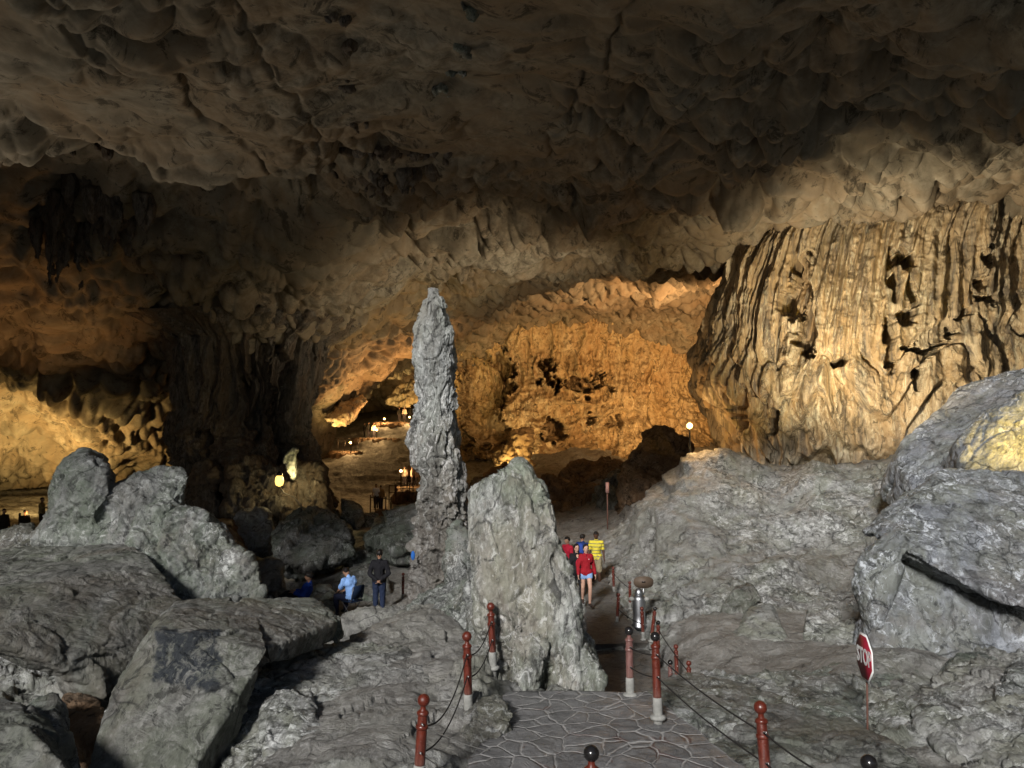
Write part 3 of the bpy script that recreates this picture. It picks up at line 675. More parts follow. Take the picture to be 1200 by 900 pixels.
o = loft('stalagmite', [(338, 504, 508), (343, 500, 512), (355, 496, 517), (371, 495, 521), (386, 490, 524), (400, 488, 527), (433, 491, 530), (466, 494, 530), (494, 487, 531),
    (519, 483, 534), (544, 487, 538), (568, 497, 538), (593, 497, 541), (618, 496, 544), (659, 494, 548), (700, 488, 556), (725, 482, 566)], 18.6, lambda h: h*.95+.05, M['stalag'], 300, 620, stal_d)
tag(o, 'tall slender grey stalagmite rising alone in the middle of the cave', 'stalagmite')

def holes(P, N, spots, depth, seed):
    x, y = to_px(P); n1 = fbm(P*.9, 4, seed)*14; n2 = fbm(P*.9+30, 4, seed+5)*14; t = 0
    for (a, b, wx, wy) in spots:
        d = ((x+n1*.7-a)/(wx*1.2))**2+((y+n2*.9-b)/(wy*1.2))**2; t = np.maximum(t, sst(1.25, .75, d))
    return P-N*(t*depth)[:, None]
def flow_d(P, N):
    a = np.arctan2(N[:, 1], N[:, 0])*7.; z = P[:, 2]
    q = A3(a, z, 0*z); hz = (z-6)/7.5
    up = sst(8.2, 9.6, z+1.6*perlin(q*.4, 3)); mid = sst(5.0, 7.0, z)*(1-up); low = 1-sst(5.0, 7.0, z)
    wob = .12*fbm(q*np.array([.4, .2, 1]), 2, 7)
    fl = ridged(A3(a*3.1+wob*1.6, z*.10, 0*z), 2, 17)            # long thin organ pipes
    fl2 = ridged(A3(a*.75+wob, z*.10, 0*z), 2, 27)
    tiers = z*.62+2.2*fbm(A3(a*.42, z*.06, 0*z), 3, 33); ph = tiers-np.floor(tiers)
    lip = sst(0, .25, ph)*(1-.9*ph)                               # each tier bulges then tucks in below
    tid = np.floor(tiers)
    lob = ridged(A3(a*1.1+tid*3.3, tid*1.7, z*.12), 3, 37)
    big = fbm(A3(a*.28, z*.22, 0*z), 3, 41)
    d = -.65+.5*big+up*(.34*fl+.26*fl2)-.25*low+mid*(.60*lip+.42*lob+.07*fl-.25)+low*(.45*lip+.50*ridged(A3(a*.55+wob*2, z*.30, 0*z), 2, 47)-.25)
    d = d+.07*ridged(P*1.3, 3, 51)+.03*fbm(P*5, 3, 53)
    P = P+N*d[:, None]
    return holes(P, N, [(938, 325, 9, 26), (925, 355, 13, 16), (948, 375, 9, 26), (940, 400, 8, 12), (1047, 320, 7, 24), (1066, 300, 10, 9), (1074, 345, 8, 20), (1063, 370, 14, 9), (1040, 392, 8, 11),
                        (1160, 300, 7, 11), (1152, 330, 6, 9), (1152, 352, 9, 4), (1132, 368, 8, 3), (1086, 405, 22, 4), (1112, 392, 6, 6), (1045, 420, 5, 16), (985, 425, 6, 6), (868, 480, 8, 22), (905, 490, 6, 14), (1078, 438, 7, 10)], 1.5, 60)
o = loft('flowstone_column', [(248, 902, 1290), (268, 880, 1290), (284, 866, 1290), (300, 857, 1290), (340, 844, 1290), (380, 832, 1290), (410, 826, 1290), (450, 822, 1290), (490, 827, 1290), (520, 838, 1290), (560, 850, 1280), (620, 860, 1270)],
    33, lambda h: h*.58, M['flow'], 1500, 640, flow_d)
tag(o, 'massive lit flowstone column with organ pipe draperies on the right', 'rock column')
def pil_d(P, N):
    a = np.arctan2(N[:, 1], N[:, 0])*4.; z = P[:, 2]; up = sst(4.8, 6.2, z)
    wob = .4*fbm(A3(a*.5, z*.3, 0*z), 3, 107)
    d = -.5+.45*fbm(A3(a*.4, z*.25, 0*z), 3, 101)+up*(.30*ridged(A3(a*1.5+wob*2, z*.14, 0*z), 3, 103)+.3*ridged(A3(a*.6, z*.1, 0*z), 2, 104)-.15)
    d = d+(1-up)*(.55*ridged(A3(a*.6+wob, z*.5, 0*z), 4, 105)-.1)+.10*ridged(P*1.1, 4, 109)
    P = P+N*d[:, None]
    return holes(P, N, [(302, 445, 12, 60), (330, 470, 10, 70), (240, 520, 9, 12), (345, 560, 7, 14)], .9, 66)
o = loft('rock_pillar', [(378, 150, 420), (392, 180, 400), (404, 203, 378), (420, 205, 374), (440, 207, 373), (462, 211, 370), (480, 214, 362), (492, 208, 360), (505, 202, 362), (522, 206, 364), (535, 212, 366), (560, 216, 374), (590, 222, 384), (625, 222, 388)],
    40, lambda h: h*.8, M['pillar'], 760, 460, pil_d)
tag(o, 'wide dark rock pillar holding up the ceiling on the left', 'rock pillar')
rock('rock_mound', 'lumpy dark flowstone pedestal bulging from the foot of the pillar', 'rock mound', [
    [(262, 575, 35), (270, 545, 36), (300, 538, 36.6), (330, 552, 36), (345, 570, 35.2), (340, 605, 34.4), (268, 608, 34.6)],
    [(318, 560, 35.6), (350, 545, 36.2), (376, 550, 36.2), (385, 575, 35.4), (380, 608, 34.8), (320, 608, 34.6)],
    [(224, 560, 35.6), (236, 545, 36), (250, 550, 36), (252, 600, 35), (228, 602, 35)]], M['pillar'], 3, 1.5, 2.2, .45, 1.5, 401, 'fluted')

# ------------------------------------------------------------------ far lit wall
def far_wall():
    xs = np.linspace(-8.8, 34, 640); zs = np.linspace(-3, 22, 430); X, Zz = np.meshgrid(xs, zs, indexing='ij')
    x = X.ravel(); z = Zz.ravel(); p = A3(x, z, 0*x)
    y = 74+.012*(x-6)**2-.10*(z-4)-3.0*sst(12, 17, z)+1.7*fbm(p*.11, 4, 501)+3.4*sst(6, 2, z)*0
    y = y-2.5*sst(5.5, 2.5, z)*(1+.5*fbm(p*.2, 3, 505))         # foot of the wall comes forward
    up = sst(8, 10, z+1.3*fbm(p*.15, 2, 507)); wob = fbm(A3(x*.3, z*.2, 0*x), 3, 509)
    y = y-up*(.5*ridged(A3(x*.95+wob, z*.09, 0*x), 3, 511)+.35*ridged(A3(x*.4, z*.06, 0*x), 2, 513))
    t = z*.55+1.3*fbm(A3(x*.12, z*.1, 0*x), 3, 517); ph = t-np.floor(t)
    y = y-(1-up)*(1.1*sst(0, .3, ph)*(1-ph)+.5*ridged(A3(x*.35, z*.35, 0*x), 4, 519))
    y = y-.22*ridged(p*1.1, 4, 521)-.1*fbm(p*3, 3, 523)
    P = np.stack([x, y, z], 1); N = np.tile([0, -1., 0], (len(x), 1))
    P = holes(P, N, [(640, 435, 7, 12), (655, 450, 5, 6), (690, 450, 22, 7), (562, 470, 20, 50), (590, 440, 10, 24), (580, 510, 14, 18), (690, 490, 4, 4), (612, 520, 9, 9), (720, 495, 6, 4), (545, 430, 8, 26), (650, 505, 9, 10)], 3.2, 530)
    return mk('cave_wall', P, grid_faces(len(xs), len(zs))[:, ::-1], M['wall'])
tag(far_wall(), 'far cave wall of glowing golden flowstone behind the standing stone', 'rock wall')
rock('rock_formation', 'small knotted golden formation lit from below against the far wall', 'rock formation', [
    [(594, 545, 63), (600, 508, 64), (612, 498, 64), (620, 512, 63.6), (618, 545, 62.6)], [(584, 546, 62.5), (588, 530, 63), (600, 526, 63), (606, 548, 62)]], M['wall'], 2, 1., 2.2, .7, 1.6, 540, 'plain')
rock('rock_formation', 'bright tongue of lit rock hanging from the slope right of the pillar', 'rock formation', [
    [(380, 490, 57), (398, 470, 58.5), (424, 462, 59.5), (430, 470, 59), (412, 490, 57.5), (392, 499, 56.6)]], M['flow'], 1.6, .0, 2.2, .35, 1.6, 545, 'plain')
rock('rock_formation', 'orange lit cauliflower slab above the far terraces', 'rock formation', [
    [(452, 470, 72), (468, 450, 73), (486, 444, 73), (500, 450, 73), (500, 468, 72), (470, 478, 71)]], M['flow'], 1.6, .0, 2.2, .35, 1.6, 547, 'plain')

# ------------------------------------------------------------------ warm cave floodlights and added fill spots (all unseen, no fixtures built)
def spot(src, dst, e, col=(1, .62, .26), ang=80, blend=.8, size=.35, pt=False):
    l = bpy.data.lights.new('flood_or_fill', 'POINT' if pt else 'SPOT'); o = bpy.data.objects.new('flood_or_fill', l); C.objects.link(o)
    l.energy = e; l.color = col; l.shadow_soft_size = size; o.location = src
    if not pt:
        l.spot_size = R(ang); l.spot_blend = blend
        o.rotation_euler = (Vector(src)-Vector(dst)).to_track_quat('Z', 'Y').to_euler()
    return o
WARM, GOLD, CREAM = (1, .52, .19), (1, .66, .24), (1, .82, .56)
# left slope glow
spot(at(20, 600, 43), at(60, 500, 48), 6500, GOLD, 130)
spot(at(150, 610, 45), at(140, 490, 48), 6500, GOLD, 130)
spot(at(40, 605, 35), at(0, 350, 35), 2300, WARM, 88, 1)  # added dim fill for the vault above the glow
# scalloped ceiling in the middle
spot((9, 36, 2.6), at(540, 325, 42), 15000, CREAM, 90, 1)
spot(at(520, 585, 46), at(470, 380, 44), 3000, GOLD, 80, 1)
spot((5.5, 27, 2.6), at(520, 335, 42), 21000, CREAM, 72, 1)  # added spot, brightens the near side of the ceiling lip
# passage right of the stalagmite: orange brow, bright recess behind the big column
spot(at(850, 470, 44), at(790, 365, 60), 26000, (1, .58, .25), 110)
spot(at(600, 545, 67), at(640, 430, 74), 3600, (1, .70, .32), 130)
spot(at(700, 545, 66), at(700, 430, 74), 7500, (1, .70, .32), 130)
spot(at(800, 530, 64), at(760, 420, 74), 5500, (1, .58, .22), 130)
spot(at(600, 552, 60), at(598, 520, 64), 1500, GOLD, 110)
# big flowstone column
spot((9.2, 22.2, 4.9), (14.2, 28.5, 11), 7400, (1, .83, .56), 96, .9, .25)
spot((4.5, 19.5, 3), (16.5, 28.5, 11), 2600, CREAM, 50, .8, .2)  # added weak fill, evens out the light on the column
spot((12.7, 16.6, 4.9), (12.5, 19.3, 5.3), 2000, (1, .62, .05), 72, 1, .2)
# bright tongue, orange slopes
spot(at(392, 520, 55), at(408, 480, 58), 1500, GOLD, 90)
spot(at(470, 500, 66), at(480, 455, 72), 3000, GOLD, 100)
spot(at(500, 520, 58), at(450, 430, 56), 8000, WARM, 110)
# added broad fill standing in for bounced light on the front vault
spot((-20, 25, 1.5), (-12, 19, 14), 4000, (1, .86, .68), 96, 1, .6)

# ------------------------------------------------------------------ bollards and ropes
def wood_mat(name, a, b):
    t = NT(name); nz = t.noise(t.coords((14, 14, 2.5), geo=False), 3, 6, .65, .8)
    col = t.ramp(nz, [(.3, a), (.7, b)])
    col = t.mix(t.ramp(t.noise(t.coords(geo=False), 26, 4, .7), [(.62, 0.), (.70, .5)]), col, (.22, .15, .12))
    sp = t.node('ShaderNodeSeparateXYZ'); t.put(sp.inputs[0], t.node('ShaderNodeTexCoord').outputs['Object'])
    wr_ = t.math('SUBTRACT', t.math('ADD', .16, t.math('MULTIPLY', nz, .45)), sp.outputs[2])         # paint scuffed away towards the foot
    col = t.mix(t.ramp(wr_, [(.0, 0.), (.22, .5)]), col, (.17, .11, .09))
    return t.done(col, t.ramp(t.noise(t.coords(geo=False), 12, 5, .7), [(.4, .25), (.6, .5)]), t.bump(nz, .25, .004), .5)
M['wood'] = wood_mat('lacquered_red_wood', (.055, .010, .006), (.13, .022, .011))
M['faded'] = wood_mat('faded_red_wood', (.10, .045, .04), (.19, .095, .085))
M['black'] = plain('black_lacquer', (.012, .011, .011), .18, .6, 0, .2)
M['base'] = plain('pale_base_paint', (.25, .25, .235), .8, .3, 0, .6, 9, .02)
M['steel'] = plain('steel_hook', (.6, .6, .6), .3, .5, .9)
M['rope'] = plain('dark_rope', (.02, .018, .017), .8, .2)
M['wire'] = plain('pale_wire', (.30, .29, .27), .5, .4)
posts = {}
def bollard(key, top, bot, label, H=1.08, ball='wood', shaft='wood', group='red wooden rope posts along the walkway', floor=None, hooks=True, n=22):
    """top/bot: photo pixels + distance of the ball top and the foot"""
    A = at(*bot); B = at(*top); d = B-A; s = H/1.08; L = d.length/s
    root = empty('bollard', A); root.rotation_euler = Vector((0, 0, 1)).rotation_difference(d.normalized()).to_euler(); root.scale = (s, s, s)
    tag(root, label, 'bollard', group)
    bh = .24
    V, Fc = lathe([(.062, -.25), (.062, bh-.02), (.058, bh)], n); mk('base', V, Fc, M['base'], root)
    V, Fc = lathe([(.10, -.03), (.105, .004), (.085, .02), (.0625, .03)], n); mk('footing', V, Fc, M['base'], root)
    V, Fc = lathe([(.053, bh-.01), (.055, bh+.02), (.055, L-.36), (.050, L-.2), (.046, L-.17), (.030, L-.155), (.026, L-.12)], n); mk('shaft', V, Fc, M[shaft], root)
    V, Fc = lathe([(.056, L-.355), (.063, L-.345), (.066, L-.33), (.063, L-.315), (.055, L-.305)], n); mk('ring', V, Fc, M[shaft], root)
    V, Fc = lathe([(.050, L-.215), (.060, L-.21), (.064, L-.195), (.062, L-.18), (.052, L-.17), (.046, L-.165)], n); mk('collar', V, Fc, M[shaft], root)
    V, Fc = lathe([(.065*math.sin(t), L-.065-.065*math.cos(t)) for t in np.linspace(.25, math.pi-.02, 14)], n); mk('ball', V, Fc, M[ball], root)
    if hooks:
        for z in (L-.28, L-.56):
            V, Fc = tube([(0, -.05, z), (.004, -.072, z), (.012, -.085, z+.006), (.014, -.088, z-.014)], .007, 6); mk('hook', V, Fc, M['steel'], root)
    u = d.normalized()
    posts[key] = (A, u, L*s, s); return root
bollard('a', (497, 813, 8.05), (490, 925, 8.0), 'nearest red bollard on the left, cut by the bottom edge')
bollard('b', (547, 740, 10.2), (549, 835, 10.2), 'middle red bollard of the three left of the platform')
bollard('c', (575, 706, 12.0), (578, 782, 12.0), 'farthest red bollard of the three left of the platform, against the standing stone')
bollard('d', (737, 734, 11.25), (738.5, 814, 11.2), 'faded red bollard with a black ball at the head of the steps', ball='black', shaft='faded')
bollard('e', (767.5, 740, 10.2), (771, 840, 10.1), 'tall red bollard with a black ball at the right edge of the platform', ball='black')
bollard('f', (890.5, 821, 7.75), (899, 935, 7.6), 'red bollard with a dark red ball on the right, in front of the curb')
bollard('g', (693, 873, 6.3), (694, 1010, 6.25), 'black balled post top rising at the bottom edge, middle of the platform', ball='black')
bollard('h', (1018, 884, 6.2), (1022, 1020, 6.1), 'black balled post top at the bottom edge below the stop sign', ball='black')
lowg = 'smaller red rope posts on the lower path'
SM = .78
bollard('i', (718.5, 664, 23.7), (719.5, 694, 23.7), 'farthest red post on the lower path, beside the walking visitors', SM, group=lowg, n=14)
bollard('j', (725, 695, 20.2), (723, 730, 20.2), 'red post at the left of the path below the farthest one', SM, group=lowg, n=14)
bollard('k', (738, 681, 22), (738.5, 713, 22), 'red post just left of the steel bin', SM, group=lowg, n=14)
bollard('l', (752, 711, 18.5), (754, 749, 18.5), 'red post just right of the steel bin base', SM, group=lowg, n=14)
bollard('m', (768, 711, 18.0), (763, 751, 18.0), 'leaning red post with a dark ball right of the steel bin', SM, 'black', group=lowg, n=14)
bollard('n', (771.5, 727, 16.6), (771, 770, 16.6), 'red post half hidden behind the tall black balled bollard', SM, 'black', group=lowg, n=14)
bollard('o', (792, 755, 15.4), (793.5, 801, 15.3), 'red post standing up behind the curb wall, tallest of three', SM, group=lowg, n=14)
bollard('p', (785.5, 773, 13.8), (785.5, 824, 13.7), 'faded red post sunk behind the curb wall, left of the tallest', SM, 'black', 'faded', group=lowg, n=14)
bollard('q', (807, 774, 13.6), (808, 826, 13.5), 'red post sunk behind the curb wall, right of the tallest', SM, group=lowg, n=14)
bollard('r', (472.5, 671, 22.4), (472, 703, 22.4), 'lone red post behind the stalagmite foot near the standing man', SM, group=lowg, n=14)
def rope(a, b, k, sag, label, mat='rope', r=.009, end=None):
    def pt(key):
        A, u, L, s = posts[key]; return A+u*(L-(.28, .56)[k]*s)+Vector((0, -.07*s, 0))
    p, q = pt(a), (pt(b) if end is None else Vector(end)); pts = []
    for i in range(25):
        t = i/24; pts.append(p.lerp(q, t)-Vector((0, 0, sag*4*t*(1-t))))
    V, Fc = tube(pts, r, 6); lo = min(v[2] for v in V)
    o = mk('rope', V, Fc, M[mat], origin=((p.x+q.x)/2, (p.y+q.y)/2, lo))
    tag(o, label, 'rope', 'ropes strung between the posts')
rope('a', 'b', 0, .28, 'upper drooping rope between the two nearest left bollards')
rope('a', 'b', 1, .22, 'lower drooping rope between the two nearest left bollards')
rope('b', 'c', 0, .16, 'upper drooping rope between the two far left bollards')
rope('b', 'c', 1, .16, 'lower drooping rope between the two far left bollards')
rope('a', 'a', 0, .03, 'pale wire running from the nearest left bollard to the right, upper of two', 'wire', .006, at(574, 880, 8.9))
rope('a', 'a', 1, .03, 'pale wire running from the nearest left bollard to the right, lower of two', 'wire', .006, at(535, 905, 8.6))
rope('d', 'e', 0, .03, 'upper short rope between the two black balled bollards')
rope('d', 'e', 1, .03, 'lower short rope between the two black balled bollards')
rope('e', 'f', 0, .05, 'upper long rope sloping from the tall bollard to the one before the curb')
rope('e', 'f', 1, .05, 'lower long rope sloping from the tall bollard to the one before the curb')
rope('f', 'h', 0, .06, 'upper rope leaving the right bollard towards the bottom edge')
rope('f', 'h', 1, .06, 'lower rope leaving the right bollard towards the bottom edge')
rope('n', 'q', 0, .03, 'thin rope from the half hidden post down to the post behind the curb', r=.011)
rope('q', 'q', 0, .05, 'rope passing over the curb wall from the sunk post', r=.010, end=at(868, 834, 11.2))
rope('i', 'k', 0, .04, 'far rope from the farthest post to the post by the bin', r=.011)
rope('j', 'l', 1, .05, 'far rope crossing low in front of the steel bin', r=.011)
rope('m', 'n', 0, .03, 'short far rope between the leaning post and the half hidden one', r=.011)

# ------------------------------------------------------------------ stop sign
def stop_sign():
    base = at(1016, 861, 9.8); root = empty('stop_sign', base)
    tag(root, 'small red octagonal stop sign turned almost edge on, on a thin rusty pole', 'sign')
    M['rust'] = plain('rusty_pole', (.12, .06, .045), .7, .3, 0, .4, 20)
    M['signred'] = plain('sign_red', (.24, .012, .028), .5, .4, 0, .45, 7); M['signwhite'] = plain('sign_white', (.75, .75, .74), .5, .4)
    c = at(1013, 770, 9.82)-base
    V, Fc = tube([(0, 0, -.3), (c.x*.5+.02, c.y*.5, c.z*.5), (c.x+.03, c.y, c.z+.1)], .013, 10); mk('pole', V, Fc, M['rust'], root)
    phi = R(96); rot = Matrix.Rotation(-phi, 4, 'Z') @ Matrix.Rotation(R(-3), 4, 'Y')
    def octo(r, y0, y1):
        V = []; n = 8
        for y in (y0, y1):
            for k in range(n):
                a = math.pi/8+k*math.pi/4; V.append((r*math.cos(a), y, r*math.sin(a)))
        F_ = [tuple(range(n)), tuple(range(2*n-1, n-1, -1))]+[(k, k+n, (k+1) % n+n, (k+1) % n) for k in range(n)]
        return V, F_
    pan = empty('panel', c); pan.parent = root; pan.rotation_euler = rot.to_euler()
    V, Fc = octo(.315, -.004, .004); o = mk('plate', V, Fc, M['signwhite'], pan, False)
    V, Fc = octo(.285, -.008, -.0045); mk('red_face', V, Fc, M['signred'], pan, False)
    cu = bpy.data.curves.new('lettering', 'FONT'); cu.body = 'STOP'; cu.size = .235; cu.align_x = 'CENTER'; cu.align_y = 'CENTER'; cu.extrude = .0012; cu.offset = .006
    t = bpy.data.objects.new('lettering', cu); C.objects.link(t)
    me = evaluated(t, 'lettering'); bpy.data.objects.remove(t); me.materials.clear(); me.materials.append(M['signwhite'])
    t = bpy.data.objects.new('lettering', me); C.objects.link(t); t.parent = pan; t.location = (0, -.0105, 0); t.rotation_euler = (math.pi/2, 0, 0)
    t.scale = (.90, 1.15, 1)
stop_sign()

# ------------------------------------------------------------------ steel bin with a brown board
M['chrome'] = plain('polished_steel', (.40, .41, .43), .42, .5, 1.)
M['board'] = plain('brown_board', (.085, .06, .042), .6, .3, 0, .2, 12)
b0 = at(749, 734, 20); root = empty('litter_bin', b0); tag(root, 'polished steel litter bin with ears and a brown oval board on the path side', 'bin')
V, Fc = lathe([(.19, -.05), (.20, .03), (.17, .06), (.16, .30), (.17, .70), (.15, .80)], 24); mk('body', V, Fc, M['chrome'], root)
V, Fc = lathe([(.02, .80), (.10, .80), (.11, .86), (.085, .94), (.03, .98), (.005, .99)], 20); mk('dome', V, Fc, M['chrome'], root)
for s_ in (-1, 1):
    V, Fc = lathe([(.01, .66), (.07, .68), (.08, .72), (.05, .76), (.01, .77)], 14, s_*.19, -.04); mk('lug', V, Fc, M['base'], root)
n_ = 28; V = []; Fc = []
for y in (.06, .09):
    for k in range(n_):
        a = 2*math.pi*k/n_; V.append((.14+.26*math.copysign(abs(math.cos(a))**.7, math.cos(a)), y, 1.12+.15*math.copysign(abs(math.sin(a))**.8, math.sin(a))))
Fc = [tuple(range(n_)), tuple(range(2*n_-1, n_-1, -1))]+[(k, k+n_, (k+1) % n_+n_, (k+1) % n_) for k in range(n_)]
mk('board', V, Fc, M['board'], root, False)
V, Fc = boxv((.14, .05, 1.13), (.09, .012, .03)); mk('slot', V, Fc, M['black'], root, False)
V, Fc = tube([(.14, .10, .6), (.14, .10, 1.05)], .02, 8); mk('bracket', V, Fc, M['chrome'], root)

# ------------------------------------------------------------------ people
def capsule(a, b, ra, rb, n=14):
    a, b = Vector(a), Vector(b); d = (b-a); L = d.length; d = d.normalized() if L > 1e-6 else Vector((0, 0, 1))
    s = d.cross(Vector((0, 1, 0)));
    if s.length < .1: s = d.cross(Vector((1, 0, 0)))
    s.normalize(); t = d.cross(s); pr = []
    for k in range(6): q = math.pi/2*(1-k/5); pr.append((ra*math.cos(q)+1e-4, -ra*math.sin(q)))
    for k in range(6): q = math.pi/2*k/5; pr.append((rb*math.cos(q)+1e-4, L+rb*math.sin(q)))
    V = []; Fc = []
    for r, z in pr:
        for k in range(n):
            q = 2*math.pi*k/n; V.append(a+d*z+(s*math.cos(q)+t*math.sin(q))*r)
    for i in range(len(pr)-1):
        for k in range(n):
            x, y = i*n+k, i*n+(k+1) % n; Fc.append((x, y, y+n, x+n))
    Fc.append(tuple(range(n-1, -1, -1))); Fc.append(tuple(range((len(pr)-1)*n, len(pr)*n)))
    return V, Fc
def ellip(c, r, rot=None, n=16):
    V = []; Fc = []; m = 12
    for i in range(m+1):
        q = math.pi*i/m
        for k in range(n):
            a = 2*math.pi*k/n; v = Vector((r[0]*max(1e-3, math.sin(q))*math.cos(a), r[1]*max(1e-3, math.sin(q))*math.sin(a), -r[2]*math.cos(q)))
            if rot is not None: v = rot @ v
            V.append(v+Vector(c))
    for i in range(m):
        for k in range(n):
            x, y = i*n+k, i*n+(k+1) % n; Fc.append((x, y, y+n, x+n))
    Fc.append(tuple(range(n-1, -1, -1))); Fc.append(tuple(range(m*n, m*n+n)))
    return V, Fc
def body(gs, vox, name, mat, parent, smooth=3):
    V, Fc = join(*gs); me = remesh(V, Fc, vox, name, smooth, .5)
    if name in ('jacket', 'shirt', 'trousers', 'shorts', 'hair') and vox < .02:       # folds and tufts
        P, N = arrays(me); q = P*np.array([11, 11, 7])
        me.vertices.foreach_set('co', (P+N*(.011*ridged(q, 2, len(name)*7)-.003)[:, None]).astype(np.float32).ravel()); me.update()
    me.materials.clear(); me.materials.append(mat)
    o = bpy.data.objects.new(name, me); C.objects.link(o); o.parent = parent; return o
def cloth(name, col, rough=.85, stripes=None):
    t = NT(name)
    c = t.mix(t.noise(t.coords(geo=False), 9, 4), tuple(x*.75 for x in col), tuple(min(1, x*1.15) for x in col))
    if stripes:
        sp = t.node('ShaderNodeSeparateXYZ'); t.put(sp.inputs[0], t.coords(geo=False))
        wv = t.math('SINE', t.math('MULTIPLY', sp.outputs[2], 62.)); c = t.mix(t.ramp(wv, [(.80, 0.), (.86, 1.)]), c, stripes)
    return t.done(c, rough, t.bump(t.noise(t.coords(geo=False), 14, 5), .6, .02), .2)
SKIN = {'light': cloth('light_skin', (.50, .30, .22), .55), 'dark': cloth('dark_skin', (.075, .038, .024), .55), 'tan': cloth('tan_skin', (.30, .17, .11), .55)}
HAIR = cloth('black_hair', (.012, .010, .009), .5)
def person(loc, rz, label, pose='stand', skin='light', top=None, sleeve='long', legs=None, legcut='long', hair='short', H=1.7, hands='side', shoes=(.02, .02, .02), extra=None, inner=None, vox=.009, group=None, lean=0., child=False):
    root = empty('person', loc, rz); tag(root, label, 'person', group); k = H/1.7; root.scale = (k, k, k)
    v3 = Vector
    # joints (facing -Y; the person's left is +X)
    hip = {-1: v3((-.085, 0, .90)), 1: v3((.085, 0, .90))}
    pel = v3((0, .01, .95)); chest = v3((0, .01, 1.27)); neck = v3((0, .015, 1.44)); head = v3((0, -.005, 1.592))
    sw = .142 if hair in ('bun', 'long') else .160
    sh = {s: v3((s*sw, .01, 1.37)) for s in (-1, 1)}
    kn = {-1: v3((-.09, -.01, .48)), 1: v3((.09, -.01, .48))}; an = {-1: v3((-.09, .03, .08)), 1: v3((.09, .03, .08))}
    el = {-1: v3((-.225, .03, 1.10)), 1: v3((.225, .03, 1.10))}; wr = {-1: v3((-.25, -.03, .86)), 1: v3((.25, -.03, .86))}
    toe = {s: an[s]+v3((s*.02, -.16, -.045)) for s in (-1, 1)}
    if pose == 'walk':
        kn[1] = v3((.085, -.20, .50)); an[1] = v3((.07, -.20, .09)); kn[-1] = v3((-.08, .06, .49)); an[-1] = v3((-.06, .26, .14))
        toe[1] = an[1]+v3((.01, -.16, -.03)); toe[-1] = an[-1]+v3((0, -.13, -.10))
        el[-1] = v3((-.225, -.02, 1.10)); wr[-1] = v3((-.25, -.16, .89)); el[1] = v3((.23, .09, 1.11)); wr[1] = v3((.27, .06, .86))
    if pose == 'sit':
        dz = -.46
        for s in (-1, 1):
            hip[s] = v3((s*.09, .02, .50)); kn[s] = v3((s*.16, -.40, .50)); an[s] = v3((s*.17, -.36, .08)); toe[s] = an[s]+v3((s*.03, -.16, -.045))
            sh[s] = v3((s*.17, -.10, .95)); el[s] = v3((s*.22, -.22, .70)); wr[s] = v3((s*.11, -.40, .60))
        pel = v3((0, .03, .54)); chest = v3((0, -.04, .86)); neck = v3((0, -.12, 1.02)); head = v3((0, -.20, 1.14))
    if pose == 'crouch':
        for s in (-1, 1):
            hip[s] = v3((s*.09, 0, .16)); kn[s] = v3((s*.13, -.36, .34)); an[s] = v3((s*.13, -.70, .12)); toe[s] = an[s]+v3((s*.03, -.08, .14))
            sh[s] = v3((s*.16, .20, .56)); el[s] = v3((s*.24, .10, .34)); wr[s] = v3((s*.16, -.14, .40))
        pel = v3((0, .02, .20)); chest = v3((0, .16, .46)); neck = v3((0, .22, .63)); head = v3((0, .20, .78))
    if hands == 'back':
        for s in (-1, 1): el[s] = v3((s*.26, .10, 1.10)); wr[s] = v3((s*.05, .17, .93))
    if hands == 'phone':
        for s in (-1, 1): el[s] = v3((s*.22, -.02, 1.12)); wr[s] = v3((s*.07, -.22, 1.12))
    if hands == 'bentright':
        el[-1] = v3((-.24, .02, 1.12)); wr[-1] = v3((-.10, -.2, 1.10))
    if hands == 'arm_out':
        el[-1] = v3((-.25, -.12, 1.16)); wr[-1] = v3((-.22, -.38, 1.2))
    G = []
    G += [capsule(pel+v3((-.05, 0, 0)), pel+v3((.05, 0, 0)), .115, .115), capsule(pel, chest, .115, .125), capsule(chest+v3((-.06, 0, .02)), chest+v3((.06, 0, .02)), .115, .115),
          capsule(sh[-1], neck-v3((0, 0, .075)), .055, .05), capsule(neck-v3((0, 0, .075)), sh[1], .05, .055), capsule(neck-v3((0, 0, .04)), neck.lerp(head, .45), .058, .050)]
    hd = (head-neck).normalized(); hr = v3((0, 0, 1)).rotation_difference(hd).to_matrix() if pose == 'sit' else Matrix.Rotation(0, 3, 'X')
    ho = lambda p: head+hr @ v3(p)
    G += [ellip(head, (.076, .094, .110), hr), ellip(ho((0, -.020, -.055)), (.052, .062, .055), hr),        # skull, jaw
          capsule(ho((0, -.088, .012)), ho((0, -.106, -.018)), .008, .013, 8),                              # nose
          ellip(ho((-.074, .01, -.008)), (.010, .020, .028), hr, 8), ellip(ho((.074, .01, -.008)), (.010, .020, .028), hr, 8),
          capsule(ho((-.018, -.083, -.055)), ho((.018, -.083, -.055)), .009, .009, 8)]
    for s in (-1, 1):
        G += [capsule(hip[s], kn[s], .085, .055), capsule(kn[s], kn[s].lerp(an[s], .35), .053, .055), capsule(kn[s].lerp(an[s], .35), an[s], .055, .036), capsule(an[s]-v3((0, -.02, .03)), toe[s], .04, .032),
              capsule(sh[s], el[s], .052, .040), capsule(el[s], wr[s], .040, .027)]
        d = (wr[s]-el[s]).normalized(); side = v3((0, -1, 0)) if abs(d.y) < .7 else v3((-s, 0, 0)); side = (side-d*side.dot(d)).normalized(); pal = d.cross(side).normalized()*s
        pc = wr[s]+d*.05; G.append(capsule(wr[s]+d*.01, pc+side*.012, .024, .024)); G.append(capsule(pc-side*.02, pc+side*.025, .018, .018))
